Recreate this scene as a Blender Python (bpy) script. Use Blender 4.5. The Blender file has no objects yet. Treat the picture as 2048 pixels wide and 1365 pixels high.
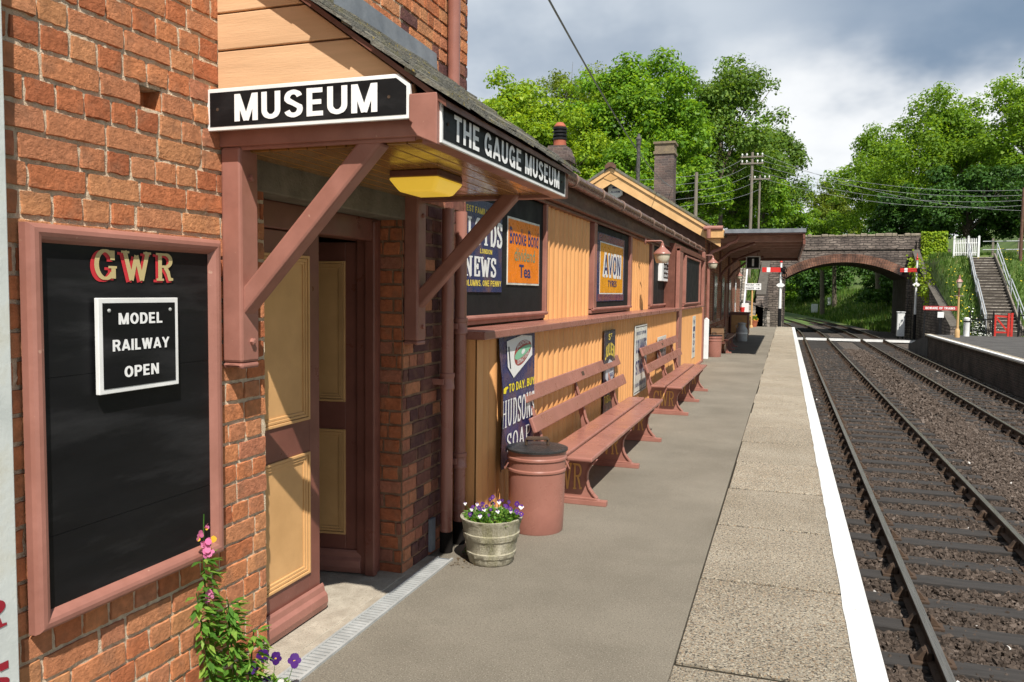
import bpy, bmesh, math, random
import numpy as np
from mathutils import Vector, Matrix

# ------------------------------------------------------------------ camera, sky, sun, exposure
SC = bpy.context.scene
COL = SC.collection
CAM_H = 1.85
cam = bpy.data.cameras.new("camera"); cam.sensor_fit = 'HORIZONTAL'; cam.sensor_width = 36.0
cam.lens = 1612.0 / 2048.0 * 36.0
cam.clip_start = 0.05; cam.clip_end = 3000
camo = bpy.data.objects.new("camera", cam); COL.objects.link(camo)
RGT = Vector((0.94688117, 0.32139176, 0.01110787))
UPV = Vector((-0.03002254, 0.05395628, 0.99809186))
FWD = Vector((-0.32017916, 0.94540788, -0.06073918))
m4 = Matrix.Identity(4)
for i in range(3):
    m4[i][0] = RGT[i]; m4[i][1] = UPV[i]; m4[i][2] = -FWD[i]
m4[2][3] = CAM_H
camo.matrix_world = m4
SC.camera = camo

SUN = Vector((1.0, -1.54, 2.5)).normalized()          # towards the sun
ELEV = math.asin(SUN.z)
AZ = math.atan2(SUN.x, SUN.y)
SUN_STRENGTH = 5.0
SKY_STRENGTH = 0.1
EXPOSURE = 0.45
sl = bpy.data.lights.new("sun", 'SUN'); sl.energy = SUN_STRENGTH; sl.angle = math.radians(0.53)
sl.color = (1.0, 0.95, 0.87)
slo = bpy.data.objects.new("sun", sl); COL.objects.link(slo)
slo.rotation_euler = SUN.to_track_quat('Z', 'Y').to_euler()
slo.location = (20, -30, 60)

W = bpy.data.worlds.new("World"); SC.world = W; W.use_nodes = True
def build_world():
    nt = W.node_tree; nt.nodes.clear(); N = nt.nodes; L = nt.links
    def nd(t, **k):
        n = N.new(t)
        for a, b in k.items(): setattr(n, a, b)
        return n
    def math_(op, a, b=None, clamp=False):
        n = nd('ShaderNodeMath', operation=op); n.use_clamp = clamp
        for i, v in enumerate((a, b)):
            if v is None: continue
            if isinstance(v, (int, float)): n.inputs[i].default_value = v
            else: L.new(v, n.inputs[i])
        return n.outputs[0]
    def mrange(v, a, b, c=0.0, d=1.0):
        n = nd('ShaderNodeMapRange'); n.interpolation_type = 'SMOOTHSTEP'
        L.new(v, n.inputs[0])
        for i, x in enumerate((a, b, c, d)): n.inputs[i + 1].default_value = x
        return n.outputs[0]
    def mixc(f, a, b):
        n = nd('ShaderNodeMix', data_type='RGBA')
        if isinstance(f, float): n.inputs[0].default_value = f
        else: L.new(f, n.inputs[0])
        for i, v in ((6, a), (7, b)):
            if isinstance(v, tuple): n.inputs[i].default_value = (*v, 1)
            else: L.new(v, n.inputs[i])
        return n.outputs[2]
    sky = nd('ShaderNodeTexSky'); sky.sky_type = 'NISHITA'; sky.sun_disc = False
    sky.sun_elevation = ELEV; sky.sun_rotation = AZ; sky.air_density = 1.0; sky.dust_density = 1.5; sky.ozone_density = 1.2
    bg = nd('ShaderNodeBackground'); bg.inputs[1].default_value = SKY_STRENGTH
    L.new(sky.outputs[0], bg.inputs[0])
    tc = nd('ShaderNodeTexCoord'); sp = nd('ShaderNodeSeparateXYZ'); L.new(tc.outputs['Generated'], sp.inputs[0])
    x, y, z = sp.outputs
    zz = math_('ADD', math_('MAXIMUM', z, 0.0), 0.45)
    cb = nd('ShaderNodeCombineXYZ'); L.new(math_('DIVIDE', x, zz), cb.inputs[0]); L.new(math_('DIVIDE', y, zz), cb.inputs[1])
    cb.inputs[2].default_value = 3.7
    def noise(scale, detail, rough, off=0.0):
        n = nd('ShaderNodeTexNoise'); n.inputs['Scale'].default_value = scale; n.inputs['Detail'].default_value = detail
        n.inputs['Roughness'].default_value = rough
        mp = nd('ShaderNodeMapping'); mp.inputs['Location'].default_value = (off, off * 0.7, off)
        L.new(cb.outputs[0], mp.inputs[0]); L.new(mp.outputs[0], n.inputs['Vector'])
        return n.outputs[0]
    n1 = noise(1.3, 4.0, 0.5, 1.3); n2 = noise(2.6, 5.0, 0.52, 4.1)
    # a slate-grey bank of cloud towards the track, thinner and paler cloud over the station
    bank = mrange(math_('ADD', math_('MULTIPLY', x, 1.0), math_('MULTIPLY', math_('SUBTRACT', n1, 0.5), 0.8)), -0.25, 0.22)
    pale = mixc(mrange(n2, 0.36, 0.62), (0.31, 0.365, 0.44), (0.52, 0.565, 0.615))
    slate = mixc(mrange(n2, 0.38, 0.66), (0.155, 0.22, 0.31), (0.25, 0.31, 0.395))
    body = mixc(bank, pale, slate)
    # bright cumulus low over the horizon
    low = mrange(math_('ADD', z, math_('MULTIPLY', math_('SUBTRACT', n2, 0.5), -0.30)), 0.265, 0.165)
    cum = mixc(mrange(n2, 0.3, 0.6), (0.42, 0.47, 0.53), (0.72, 0.735, 0.75))
    body = mixc(low, body, cum)
    bgc = nd('ShaderNodeBackground'); bgc.inputs[1].default_value = 1.0; L.new(body, bgc.inputs[0])
    gap = mrange(math_('ADD', n1, math_('MULTIPLY', n2, 0.3)), 0.46, 0.55)
    cover = math_('ADD', 0.25, math_('MULTIPLY', gap, 0.75))
    mx = nd('ShaderNodeMixShader'); L.new(cover, mx.inputs[0]); L.new(bg.outputs[0], mx.inputs[1]); L.new(bgc.outputs[0], mx.inputs[2])
    out = nd('ShaderNodeOutputWorld'); L.new(mx.outputs[0], out.inputs[0])
build_world()
SC.view_settings.view_transform = 'Standard'
try: SC.view_settings.look = 'None'
except Exception: pass
SC.view_settings.exposure = EXPOSURE; SC.view_settings.gamma = 1.0
SC.render.engine = 'CYCLES'
SC.cycles.max_bounces = 6; SC.cycles.diffuse_bounces = 3; SC.cycles.glossy_bounces = 3; SC.cycles.transparent_max_bounces = 6
SC.cycles.use_denoising = True
RNG = np.random.default_rng(7)
random.seed(11)

# ------------------------------------------------------------------ materials
def pmat(name, col, col2=None, rough=0.5, scale=6.0, var=0.14, bump=0.15, bscale=60.0, spec=0.4, metal=0.0,
         speck=None, speck_scale=140.0, speck_th=0.62, stretch=(1, 1, 1), big=None, coat=0.0, attr=False):
    """weathered surface: two-tone noise, optional speckle, optional large stains, fine bump"""
    m = bpy.data.materials.new(name); m.use_nodes = True
    nt = m.node_tree; N = nt.nodes; L = nt.links
    b = N['Principled BSDF']; b.inputs['Roughness'].default_value = rough
    b.inputs['Specular IOR Level'].default_value = spec; b.inputs['Metallic'].default_value = metal
    if coat: b.inputs['Coat Weight'].default_value = coat; b.inputs['Coat Roughness'].default_value = 0.15
    tc = N.new('ShaderNodeTexCoord'); mp = N.new('ShaderNodeMapping'); mp.inputs['Scale'].default_value = stretch
    L.new(tc.outputs['Object'], mp.inputs[0])
    def noise(s, d=5.0, r=0.6):
        n = N.new('ShaderNodeTexNoise'); n.inputs['Scale'].default_value = s; n.inputs['Detail'].default_value = d
        n.inputs['Roughness'].default_value = r; L.new(mp.outputs[0], n.inputs['Vector']); return n
    c = Vector(col); lo = c * (1 - var); hi = c * (1 + var) if col2 is None else Vector(col2)
    rp = N.new('ShaderNodeValToRGB'); rp.color_ramp.elements[0].position = 0.3; rp.color_ramp.elements[1].position = 0.7
    rp.color_ramp.elements[0].color = (*lo, 1); rp.color_ramp.elements[1].color = (*hi, 1)
    L.new(noise(scale).outputs[0], rp.inputs[0]); cur = rp.outputs[0]
    def mix(fac, a, colb):
        x = N.new('ShaderNodeMix'); x.data_type = 'RGBA'; L.new(fac, x.inputs[0]); L.new(a, x.inputs[6]); x.inputs[7].default_value = (*colb, 1)
        return x.outputs[2]
    def mr(v, a, bb, c_=0.0, d=1.0):
        r = N.new('ShaderNodeMapRange'); L.new(v, r.inputs[0])
        for i, q in enumerate((a, bb, c_, d)): r.inputs[i + 1].default_value = q
        return r.outputs[0]
    if big is not None:
        cur = mix(mr(noise(big[1], 6.0, 0.65).outputs[0], 0.5, 0.72, 0, big[2]), cur, big[0])
    if speck is not None:
        specks = speck if isinstance(speck, list) else [speck]
        for k, s in enumerate(specks):
            cur = mix(mr(noise(speck_scale * (1 + 0.37 * k), 2.0, 0.5).outputs[0], speck_th, speck_th + 0.05), cur, s)
    if attr:
        at = N.new('ShaderNodeAttribute'); at.attribute_name = 'bc'; sv = N.new('ShaderNodeVectorMath'); sv.operation = 'SCALE'
        L.new(cur, sv.inputs[0]); L.new(at.outputs['Fac'], sv.inputs['Scale']); cur = sv.outputs[0]
    L.new(cur, b.inputs['Base Color'])
    if bump:
        bp = N.new('ShaderNodeBump'); bp.inputs['Strength'].default_value = bump; bp.inputs['Distance'].default_value = 0.02
        L.new(noise(bscale, 6.0, 0.65).outputs[0], bp.inputs['Height']); L.new(bp.outputs[0], b.inputs['Normal'])
    r2 = mr(noise(scale * 2.3).outputs[0], 0.3, 0.7, max(0.02, rough - 0.1), min(1.0, rough + 0.12)); L.new(r2, b.inputs['Roughness'])
    return m

def attr_mat(name, stops, rough=0.85, scale=30.0, amount=0.25, bump=0.5, bscale=90.0, translucent=0.0, spec=0.25, stain=None):
    """colour picked per face from the float attribute 'bc'"""
    m = bpy.data.materials.new(name); m.use_nodes = True
    nt = m.node_tree; N = nt.nodes; L = nt.links
    b = N['Principled BSDF']; b.inputs['Roughness'].default_value = rough; b.inputs['Specular IOR Level'].default_value = spec
    at = N.new('ShaderNodeAttribute'); at.attribute_name = 'bc'
    rp = N.new('ShaderNodeValToRGB'); cr = rp.color_ramp
    while len(cr.elements) < len(stops): cr.elements.new(0.5)
    for e, (p, c) in zip(cr.elements, stops): e.position = p; e.color = (*c, 1)
    L.new(at.outputs['Fac'], rp.inputs[0]); cur = rp.outputs[0]
    tc = N.new('ShaderNodeTexCoord')
    if amount:
        n = N.new('ShaderNodeTexNoise'); n.inputs['Scale'].default_value = scale; n.inputs['Detail'].default_value = 7; n.inputs['Roughness'].default_value = 0.65
        L.new(tc.outputs['Object'], n.inputs['Vector'])
        r = N.new('ShaderNodeMapRange'); L.new(n.outputs[0], r.inputs[0]); r.inputs[1].default_value = 0.3; r.inputs[2].default_value = 0.7
        r.inputs[3].default_value = 1 - amount; r.inputs[4].default_value = 1 + amount
        x = N.new('ShaderNodeVectorMath'); x.operation = 'SCALE'; L.new(cur, x.inputs[0]); L.new(r.outputs[0], x.inputs['Scale']); cur = x.outputs[0]
    if stain:
        n = N.new('ShaderNodeTexNoise'); n.inputs['Scale'].default_value = stain[1]; n.inputs['Detail'].default_value = 6
        L.new(tc.outputs['Object'], n.inputs['Vector'])
        r = N.new('ShaderNodeMapRange'); L.new(n.outputs[0], r.inputs[0]); r.inputs[1].default_value = 0.52; r.inputs[2].default_value = 0.7; r.inputs[4].default_value = stain[2]
        x = N.new('ShaderNodeMix'); x.data_type = 'RGBA'; L.new(r.outputs[0], x.inputs[0]); L.new(cur, x.inputs[6]); x.inputs[7].default_value = (*stain[0], 1); cur = x.outputs[2]
    L.new(cur, b.inputs['Base Color'])
    if bump:
        n = N.new('ShaderNodeTexNoise'); n.inputs['Scale'].default_value = bscale; n.inputs['Detail'].default_value = 8; n.inputs['Roughness'].default_value = 0.7
        L.new(tc.outputs['Object'], n.inputs['Vector'])
        bp = N.new('ShaderNodeBump'); bp.inputs['Strength'].default_value = bump; bp.inputs['Distance'].default_value = 0.012
        L.new(n.outputs[0], bp.inputs['Height']); L.new(bp.outputs[0], b.inputs['Normal'])
    if translucent:
        t = N.new('ShaderNodeBsdfTranslucent'); mx = N.new('ShaderNodeMixShader'); mx.inputs[0].default_value = translucent
        br = N.new('ShaderNodeVectorMath'); br.operation = 'MULTIPLY'; br.inputs[1].default_value = (1.5, 1.35, 0.6)
        L.new(cur, br.inputs[0]); L.new(br.outputs[0], t.inputs[0])
        L.new(b.outputs[0], mx.inputs[1]); L.new(t.outputs[0], mx.inputs[2]); L.new(mx.outputs[0], N['Material Output'].inputs[0])
    return m

def flat(name, col, rough=0.45, spec=0.4, emit=0.0):
    m = bpy.data.materials.new(name); m.use_nodes = True
    b = m.node_tree.nodes['Principled BSDF']; b.inputs['Base Color'].default_value = (*col, 1); b.inputs['Roughness'].default_value = rough
    b.inputs['Specular IOR Level'].default_value = spec
    if emit: b.inputs['Emission Color'].default_value = (*col, 1); b.inputs['Emission Strength'].default_value = emit
    return m

PINKC = (0.305, 0.13, 0.096)
M = {}
M['pink'] = pmat('brown_pink_paint', PINKC, (0.365, 0.162, 0.125), rough=0.42, scale=5, bump=0.03, bscale=40, spec=0.45, big=((0.20, 0.080, 0.060), 2.6, 0.5), speck=(0.42, 0.24, 0.18), speck_scale=38, speck_th=.73)
M['pinkgloss'] = pmat('brown_pink_gloss', PINKC, (0.36, 0.156, 0.12), rough=0.3, scale=2, bump=0.012, bscale=25, spec=0.5, big=((0.21, 0.084, 0.064), 2.4, 0.45), speck=(0.40, 0.22, 0.165), speck_scale=45, speck_th=.74)
M['choc'] = pmat('chocolate_paint', (0.135, 0.052, 0.036), (0.18, 0.072, 0.05), rough=0.4, scale=6, bump=0.04, bscale=30)
M['choc_door'] = pmat('door_brown_paint', (0.18, 0.066, 0.048), (0.22, 0.085, 0.062), rough=0.35, scale=4, bump=0.03, bscale=30)
M['cream'] = pmat('orange_cream_paint', (0.72, 0.345, 0.128), (0.78, 0.39, 0.15), rough=0.42, scale=2.5, bump=0.08, bscale=30, big=((0.60, 0.275, 0.11), 1.3, 0.45), stretch=(1, 1, 0.35))
M['creamdoor'] = pmat('door_cream_paint', (0.60, 0.34, 0.14), (0.66, 0.385, 0.165), rough=0.38, scale=3, bump=0.06, bscale=30)
M['plank'] = pmat('porch_plank_paint', (0.68, 0.42, 0.235), (0.76, 0.48, 0.275), rough=0.55, scale=3, bump=0.12, bscale=30, stretch=(0.4, 1, 5), big=((0.55, 0.32, 0.17), 2.0, 0.5))
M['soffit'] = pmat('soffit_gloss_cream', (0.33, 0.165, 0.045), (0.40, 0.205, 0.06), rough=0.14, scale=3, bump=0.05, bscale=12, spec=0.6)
M['black'] = pmat('black_board_paint', (0.005, 0.005, 0.006), (0.009, 0.009, 0.010), rough=0.5, scale=4, bump=0.02, bscale=40, spec=0.22, big=((0.040, 0.040, 0.042), 3.0, 0.55), stretch=(1, 0.4, 2.4))
M['blackmatt'] = pmat('matt_blackboard', (0.010, 0.0095, 0.0095), (0.018, 0.017, 0.017), rough=0.65, scale=2, bump=0.03, bscale=40, spec=0.2)
M['white'] = pmat('white_paint', (0.80, 0.80, 0.78), (0.84, 0.84, 0.83), rough=0.45, scale=4, bump=0.03)
M['letter'] = flat('white_lettering', (0.83, 0.83, 0.82), 0.5)
M['whiteline'] = pmat('white_edge_paint', (0.64, 0.64, 0.62), (0.71, 0.71, 0.695), rough=0.6, scale=3, bump=0.25, bscale=60, big=((0.52, 0.51, 0.47), 3.2, 0.75), speck=(0.45, 0.43, 0.38), speck_scale=30, speck_th=.68)
M['mortar'] = pmat('sandy_mortar', (0.72, 0.56, 0.39), (0.84, 0.70, 0.52), rough=0.95, scale=40, bump=0.8, bscale=160, spec=0.1, speck=[(0.40, 0.27, 0.17), (0.88, 0.80, 0.68)], speck_scale=220, speck_th=.64)
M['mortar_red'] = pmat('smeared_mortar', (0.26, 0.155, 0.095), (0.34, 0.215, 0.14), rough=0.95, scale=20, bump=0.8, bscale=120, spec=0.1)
BR_STOPS = [(0.0, (0.36, 0.115, 0.055)), (0.14, (0.51, 0.18, 0.08)), (0.30, (0.58, 0.235, 0.105)), (0.44, (0.48, 0.195, 0.10)), (0.56, (0.56, 0.26, 0.12)), (0.66, (0.44, 0.17, 0.10)), (0.74, (0.13, 0.06, 0.055)), (1.0, (0.07, 0.045, 0.05))]
M['brick'] = attr_mat('old_red_brick', BR_STOPS, rough=0.92, scale=26, amount=0.26, bump=0.95, bscale=62, stain=((0.27, 0.14, 0.085), 9.0, 0.55), spec=.15)
M['slate'] = pmat('mossy_slate', (0.12, 0.115, 0.10), (0.21, 0.20, 0.165), rough=0.9, scale=12, bump=0.8, bscale=50, big=((0.17, 0.15, 0.05), 6.0, 0.9), speck=(0.30, 0.22, 0.04), speck_scale=30, speck_th=0.66)
M['lead'] = pmat('lead_flashing', (0.14, 0.155, 0.175), (0.22, 0.235, 0.255), rough=0.55, scale=5, bump=0.15, bscale=20)
M['concrete'] = pmat('worn_concrete', (0.36, 0.31, 0.245), (0.46, 0.41, 0.33), rough=0.9, scale=9, bump=0.5, bscale=90, speck=(0.26, 0.22, 0.17), speck_scale=120, big=((0.24, 0.20, 0.15), 3.0, 0.6))
M['asphalt'] = pmat('tan_grey_asphalt', (0.200, 0.176, 0.138), (0.245, 0.217, 0.173), rough=0.9, scale=0.9, bump=0.55, bscale=170, spec=0.2,
                    speck=[(0.13, 0.115, 0.09), (0.33, 0.295, 0.235), (0.12, 0.105, 0.085)], speck_scale=95, speck_th=0.6, big=((0.145, 0.128, 0.100), 0.7, 0.75))
M['asphalt2'] = pmat('dark_asphalt', (0.075, 0.07, 0.068), (0.10, 0.095, 0.09), rough=0.9, scale=1.2, bump=0.5, bscale=150, spec=0.2)
M['coping'] = pmat('aggregate_slab', (0.36, 0.32, 0.25), (0.44, 0.395, 0.315), rough=0.92, scale=1.6, bump=0.9, bscale=150, spec=0.15,
                   speck=[(0.12, 0.105, 0.085), (0.62, 0.55, 0.43), (0.08, 0.07, 0.06), (0.42, 0.30, 0.19)], speck_scale=52, speck_th=0.565, big=((0.20, 0.165, 0.11), 0.9, 0.55), attr=True)
M['steel'] = pmat('galvanised_steel', (0.36, 0.37, 0.36), (0.47, 0.48, 0.47), rough=0.55, scale=6, bump=0.2, bscale=40, metal=0.15)
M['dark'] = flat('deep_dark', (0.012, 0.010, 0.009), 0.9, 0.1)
M['gutter'] = pmat('dark_brown_gutter', (0.115, 0.052, 0.036), (0.16, 0.078, 0.056), rough=0.3, scale=5, bump=0.015, bscale=20, spec=0.5)
M['fascia'] = pmat('tarred_fascia', (0.105, 0.05, 0.031), (0.16, 0.08, 0.052), rough=0.6, scale=7, bump=0.4, bscale=30, stretch=(1, 0.3, 1), big=((0.05, 0.03, 0.022), 2.0, 0.7))
M['railtop'] = pmat('polished_rail', (0.30, 0.255, 0.20), (0.42, 0.37, 0.31), rough=0.3, scale=12, bump=0.02, metal=0.8, stretch=(6, 0.15, 1))
M['rust'] = pmat('rusty_iron', (0.055, 0.034, 0.022), (0.085, 0.052, 0.032), rough=0.85, scale=14, bump=0.4, bscale=60)
M['sleeper'] = pmat('tarred_timber', (0.028, 0.025, 0.023), (0.050, 0.044, 0.040), rough=0.85, scale=9, bump=0.6, bscale=40, stretch=(0.3, 3, 1))
M['bed'] = pmat('ballast_bed', (0.045, 0.036, 0.03), (0.078, 0.063, 0.053), rough=0.95, scale=2.0, bump=1.0, bscale=28, speck=[(0.03, 0.025, 0.02), (0.19, 0.155, 0.125)], speck_scale=24, speck_th=0.55)
M['stones'] = attr_mat('ballast_stone', [(0, (0.032, 0.024, 0.019)), (0.45, (0.066, 0.049, 0.038)), (0.8, (0.098, 0.074, 0.059)), (0.97, (0.15, 0.12, 0.10)), (1.0, (0.6, 0.58, 0.55))], rough=0.95, scale=50, amount=0.3, bump=0.5)
M['relay'] = pmat('cabinet_white', (0.72, 0.73, 0.72), rough=0.5, bump=0.02)
M['red'] = pmat('signal_red', (0.58, 0.028, 0.025), (0.66, 0.04, 0.03), rough=0.4, bump=0.03)
M['redgate'] = pmat('red_gate_paint', (0.50, 0.03, 0.02), rough=0.5, bump=0.05)
M['greyrail'] = pmat('grey_white_rail', (0.36, 0.38, 0.40), rough=0.5, bump=0.03)
M['timber'] = pmat('grey_pole_timber', (0.17, 0.145, 0.115), (0.24, 0.21, 0.17), rough=0.9, scale=5, bump=0.4, stretch=(4, 4, 0.5))
M['bark'] = pmat('tree_bark', (0.10, 0.08, 0.058), (0.17, 0.14, 0.105), rough=0.95, scale=5, bump=0.8, bscale=12)
M['wire'] = flat('wire_grey', (0.22, 0.23, 0.24), 0.6)
M['wiredark'] = flat('wire_dark', (0.05, 0.055, 0.06), 0.6)
M['opal'] = flat('opal_glass', (0.55, 0.50, 0.38), 0.25, 0.5)
M['glassdark'] = flat('dark_glass', (0.02, 0.02, 0.02), 0.08, 0.6)
M['glasspale'] = flat('reflecting_pane', (0.16, 0.17, 0.16), 0.1, 0.6)
M['stonepot'] = pmat('mossy_reconstituted_stone', (0.40, 0.36, 0.25), (0.55, 0.51, 0.39), rough=0.95, scale=8, bump=0.9, bscale=60, big=((0.27, 0.26, 0.12), 5.0, 0.75), stretch=(3, 3, 0.5))
M['leafS'] = attr_mat('garden_leaf', [(0, (0.055, 0.15, 0.022)), (0.6, (0.13, 0.28, 0.04)), (1, (0.27, 0.40, 0.07))], rough=0.55, scale=60, amount=0.3, bump=0, translucent=0.4)
M['petal'] = attr_mat('petal', [(0, (0.05, 0.01, 0.14)), (0.3, (0.10, 0.02, 0.22)), (0.32, (0.62, 0.15, 0.35)), (0.6, (0.70, 0.25, 0.42)), (0.62, (0.85, 0.50, 0.04)), (0.78, (0.85, 0.55, 0.06)), (0.8, (0.72, 0.68, 0.78)), (1, (0.8, 0.8, 0.8))], rough=0.6, amount=0.1, bump=0, translucent=0.3)

def brick_tex(name, c1, c2, mortar, scale=1.0, bw=0.235, bh=0.082, ms=0.010, plane='yz', bump=0.5, dirt=None):
    m = bpy.data.materials.new(name); m.use_nodes = True
    nt = m.node_tree; N = nt.nodes; L = nt.links; b = N['Principled BSDF']; b.inputs['Roughness'].default_value = 0.9; b.inputs['Specular IOR Level'].default_value = 0.2
    tc = N.new('ShaderNodeTexCoord'); sp = N.new('ShaderNodeSeparateXYZ'); L.new(tc.outputs['Object'], sp.inputs[0])
    cb = N.new('ShaderNodeCombineXYZ')
    if plane == 'both':
        ad = N.new('ShaderNodeMath'); ad.operation = 'ADD'; L.new(sp.outputs[0], ad.inputs[0]); L.new(sp.outputs[1], ad.inputs[1]); L.new(ad.outputs[0], cb.inputs[0]); L.new(sp.outputs[2], cb.inputs[1])
    else:
        L.new(sp.outputs['xyz'.index(plane[0])], cb.inputs[0]); L.new(sp.outputs['xyz'.index(plane[1])], cb.inputs[1])
    nz = N.new('ShaderNodeTexNoise'); nz.inputs['Scale'].default_value = 2.2 if bh > .12 else 4.0; L.new(tc.outputs['Object'], nz.inputs['Vector'])
    sc = N.new('ShaderNodeVectorMath'); sc.operation = 'SCALE'; sc.inputs['Scale'].default_value = bh * (1.1 if bh > .12 else 0.35); L.new(nz.outputs['Color'], sc.inputs[0])
    add = N.new('ShaderNodeVectorMath'); L.new(cb.outputs[0], add.inputs[0]); L.new(sc.outputs[0], add.inputs[1])
    br = N.new('ShaderNodeTexBrick'); L.new(add.outputs[0], br.inputs['Vector'])
    br.inputs['Color1'].default_value = (*c1, 1); br.inputs['Color2'].default_value = (*c2, 1); br.inputs['Mortar'].default_value = (*mortar, 1)
    br.inputs['Scale'].default_value = 1.0; br.inputs['Brick Width'].default_value = bw; br.inputs['Row Height'].default_value = bh; br.inputs['Mortar Size'].default_value = ms
    br.inputs['Mortar Smooth'].default_value = 0.2; br.inputs['Bias'].default_value = 0.0
    n = N.new('ShaderNodeTexNoise'); n.inputs['Scale'].default_value = 1.6; n.inputs['Detail'].default_value = 8; L.new(tc.outputs['Object'], n.inputs['Vector'])
    r = N.new('ShaderNodeMapRange'); L.new(n.outputs[0], r.inputs[0]); r.inputs[1].default_value = 0.3; r.inputs[2].default_value = 0.7; r.inputs[3].default_value = 0.6; r.inputs[4].default_value = 1.35
    x = N.new('ShaderNodeVectorMath'); x.operation = 'SCALE'; L.new(br.outputs[0], x.inputs[0]); L.new(r.outputs[0], x.inputs['Scale'])
    cur = x.outputs[0]
    if dirt:
        n2 = N.new('ShaderNodeTexNoise'); n2.inputs['Scale'].default_value = dirt[1]; n2.inputs['Detail'].default_value = 5; L.new(tc.outputs['Object'], n2.inputs['Vector'])
        r2 = N.new('ShaderNodeMapRange'); L.new(n2.outputs[0], r2.inputs[0]); r2.inputs[1].default_value = 0.5; r2.inputs[2].default_value = 0.66; r2.inputs[4].default_value = dirt[2]
        mx = N.new('ShaderNodeMix'); mx.data_type = 'RGBA'; L.new(r2.outputs[0], mx.inputs[0]); L.new(cur, mx.inputs[6]); mx.inputs[7].default_value = (*dirt[0], 1); cur = mx.outputs[2]
    L.new(cur, b.inputs['Base Color'])
    bp = N.new('ShaderNodeBump'); bp.inputs['Strength'].default_value = bump; bp.inputs['Distance'].default_value = 0.03; bp.invert = True
    L.new(br.outputs['Fac'], bp.inputs['Height'])
    bp2 = N.new('ShaderNodeBump'); bp2.inputs['Strength'].default_value = 0.7; bp2.inputs['Distance'].default_value = 0.03
    n3 = N.new('ShaderNodeTexNoise'); n3.inputs['Scale'].default_value = 14; n3.inputs['Detail'].default_value = 8; L.new(tc.outputs['Object'], n3.inputs['Vector'])
    L.new(n3.outputs[0], bp2.inputs['Height']); L.new(bp.outputs[0], bp2.inputs['Normal']); L.new(bp2.outputs[0], b.inputs['Normal'])
    return m
M['brickfar'] = brick_tex('station_brick', (0.36, 0.13, 0.07), (0.22, 0.085, 0.055), (0.30, 0.22, 0.15), plane='both')
M['brickchim'] = brick_tex('blue_brown_brick', (0.085, 0.068, 0.066), (0.14, 0.095, 0.082), (0.15, 0.12, 0.105), plane='both', bw=0.24, bh=0.085)
M['rubble'] = brick_tex('coursed_sandstone', (0.150, 0.120, 0.105), (0.25, 0.205, 0.175), (0.075, 0.064, 0.057), bw=0.55, bh=0.185, ms=0.03, plane='both', bump=1.0, dirt=((0.05, 0.042, 0.04), 0.45, 0.8))
M['archbrick'] = brick_tex('arch_brick', (0.25, 0.125, 0.082), (0.17, 0.085, 0.06), (0.16, 0.12, 0.10), bw=0.5, bh=0.16, ms=0.012, plane='both', dirt=((0.03, 0.026, 0.026), 0.55, 1.0))
M['engbrick'] = brick_tex('sooty_brick', (0.085, 0.06, 0.05), (0.055, 0.045, 0.04), (0.10, 0.085, 0.07), plane='both')
M['palestone'] = brick_tex('pale_rubble', (0.40, 0.36, 0.31), (0.30, 0.26, 0.22), (0.24, 0.21, 0.17), bw=0.4, bh=0.2, ms=0.03, plane='both', bump=1.0)

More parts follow.
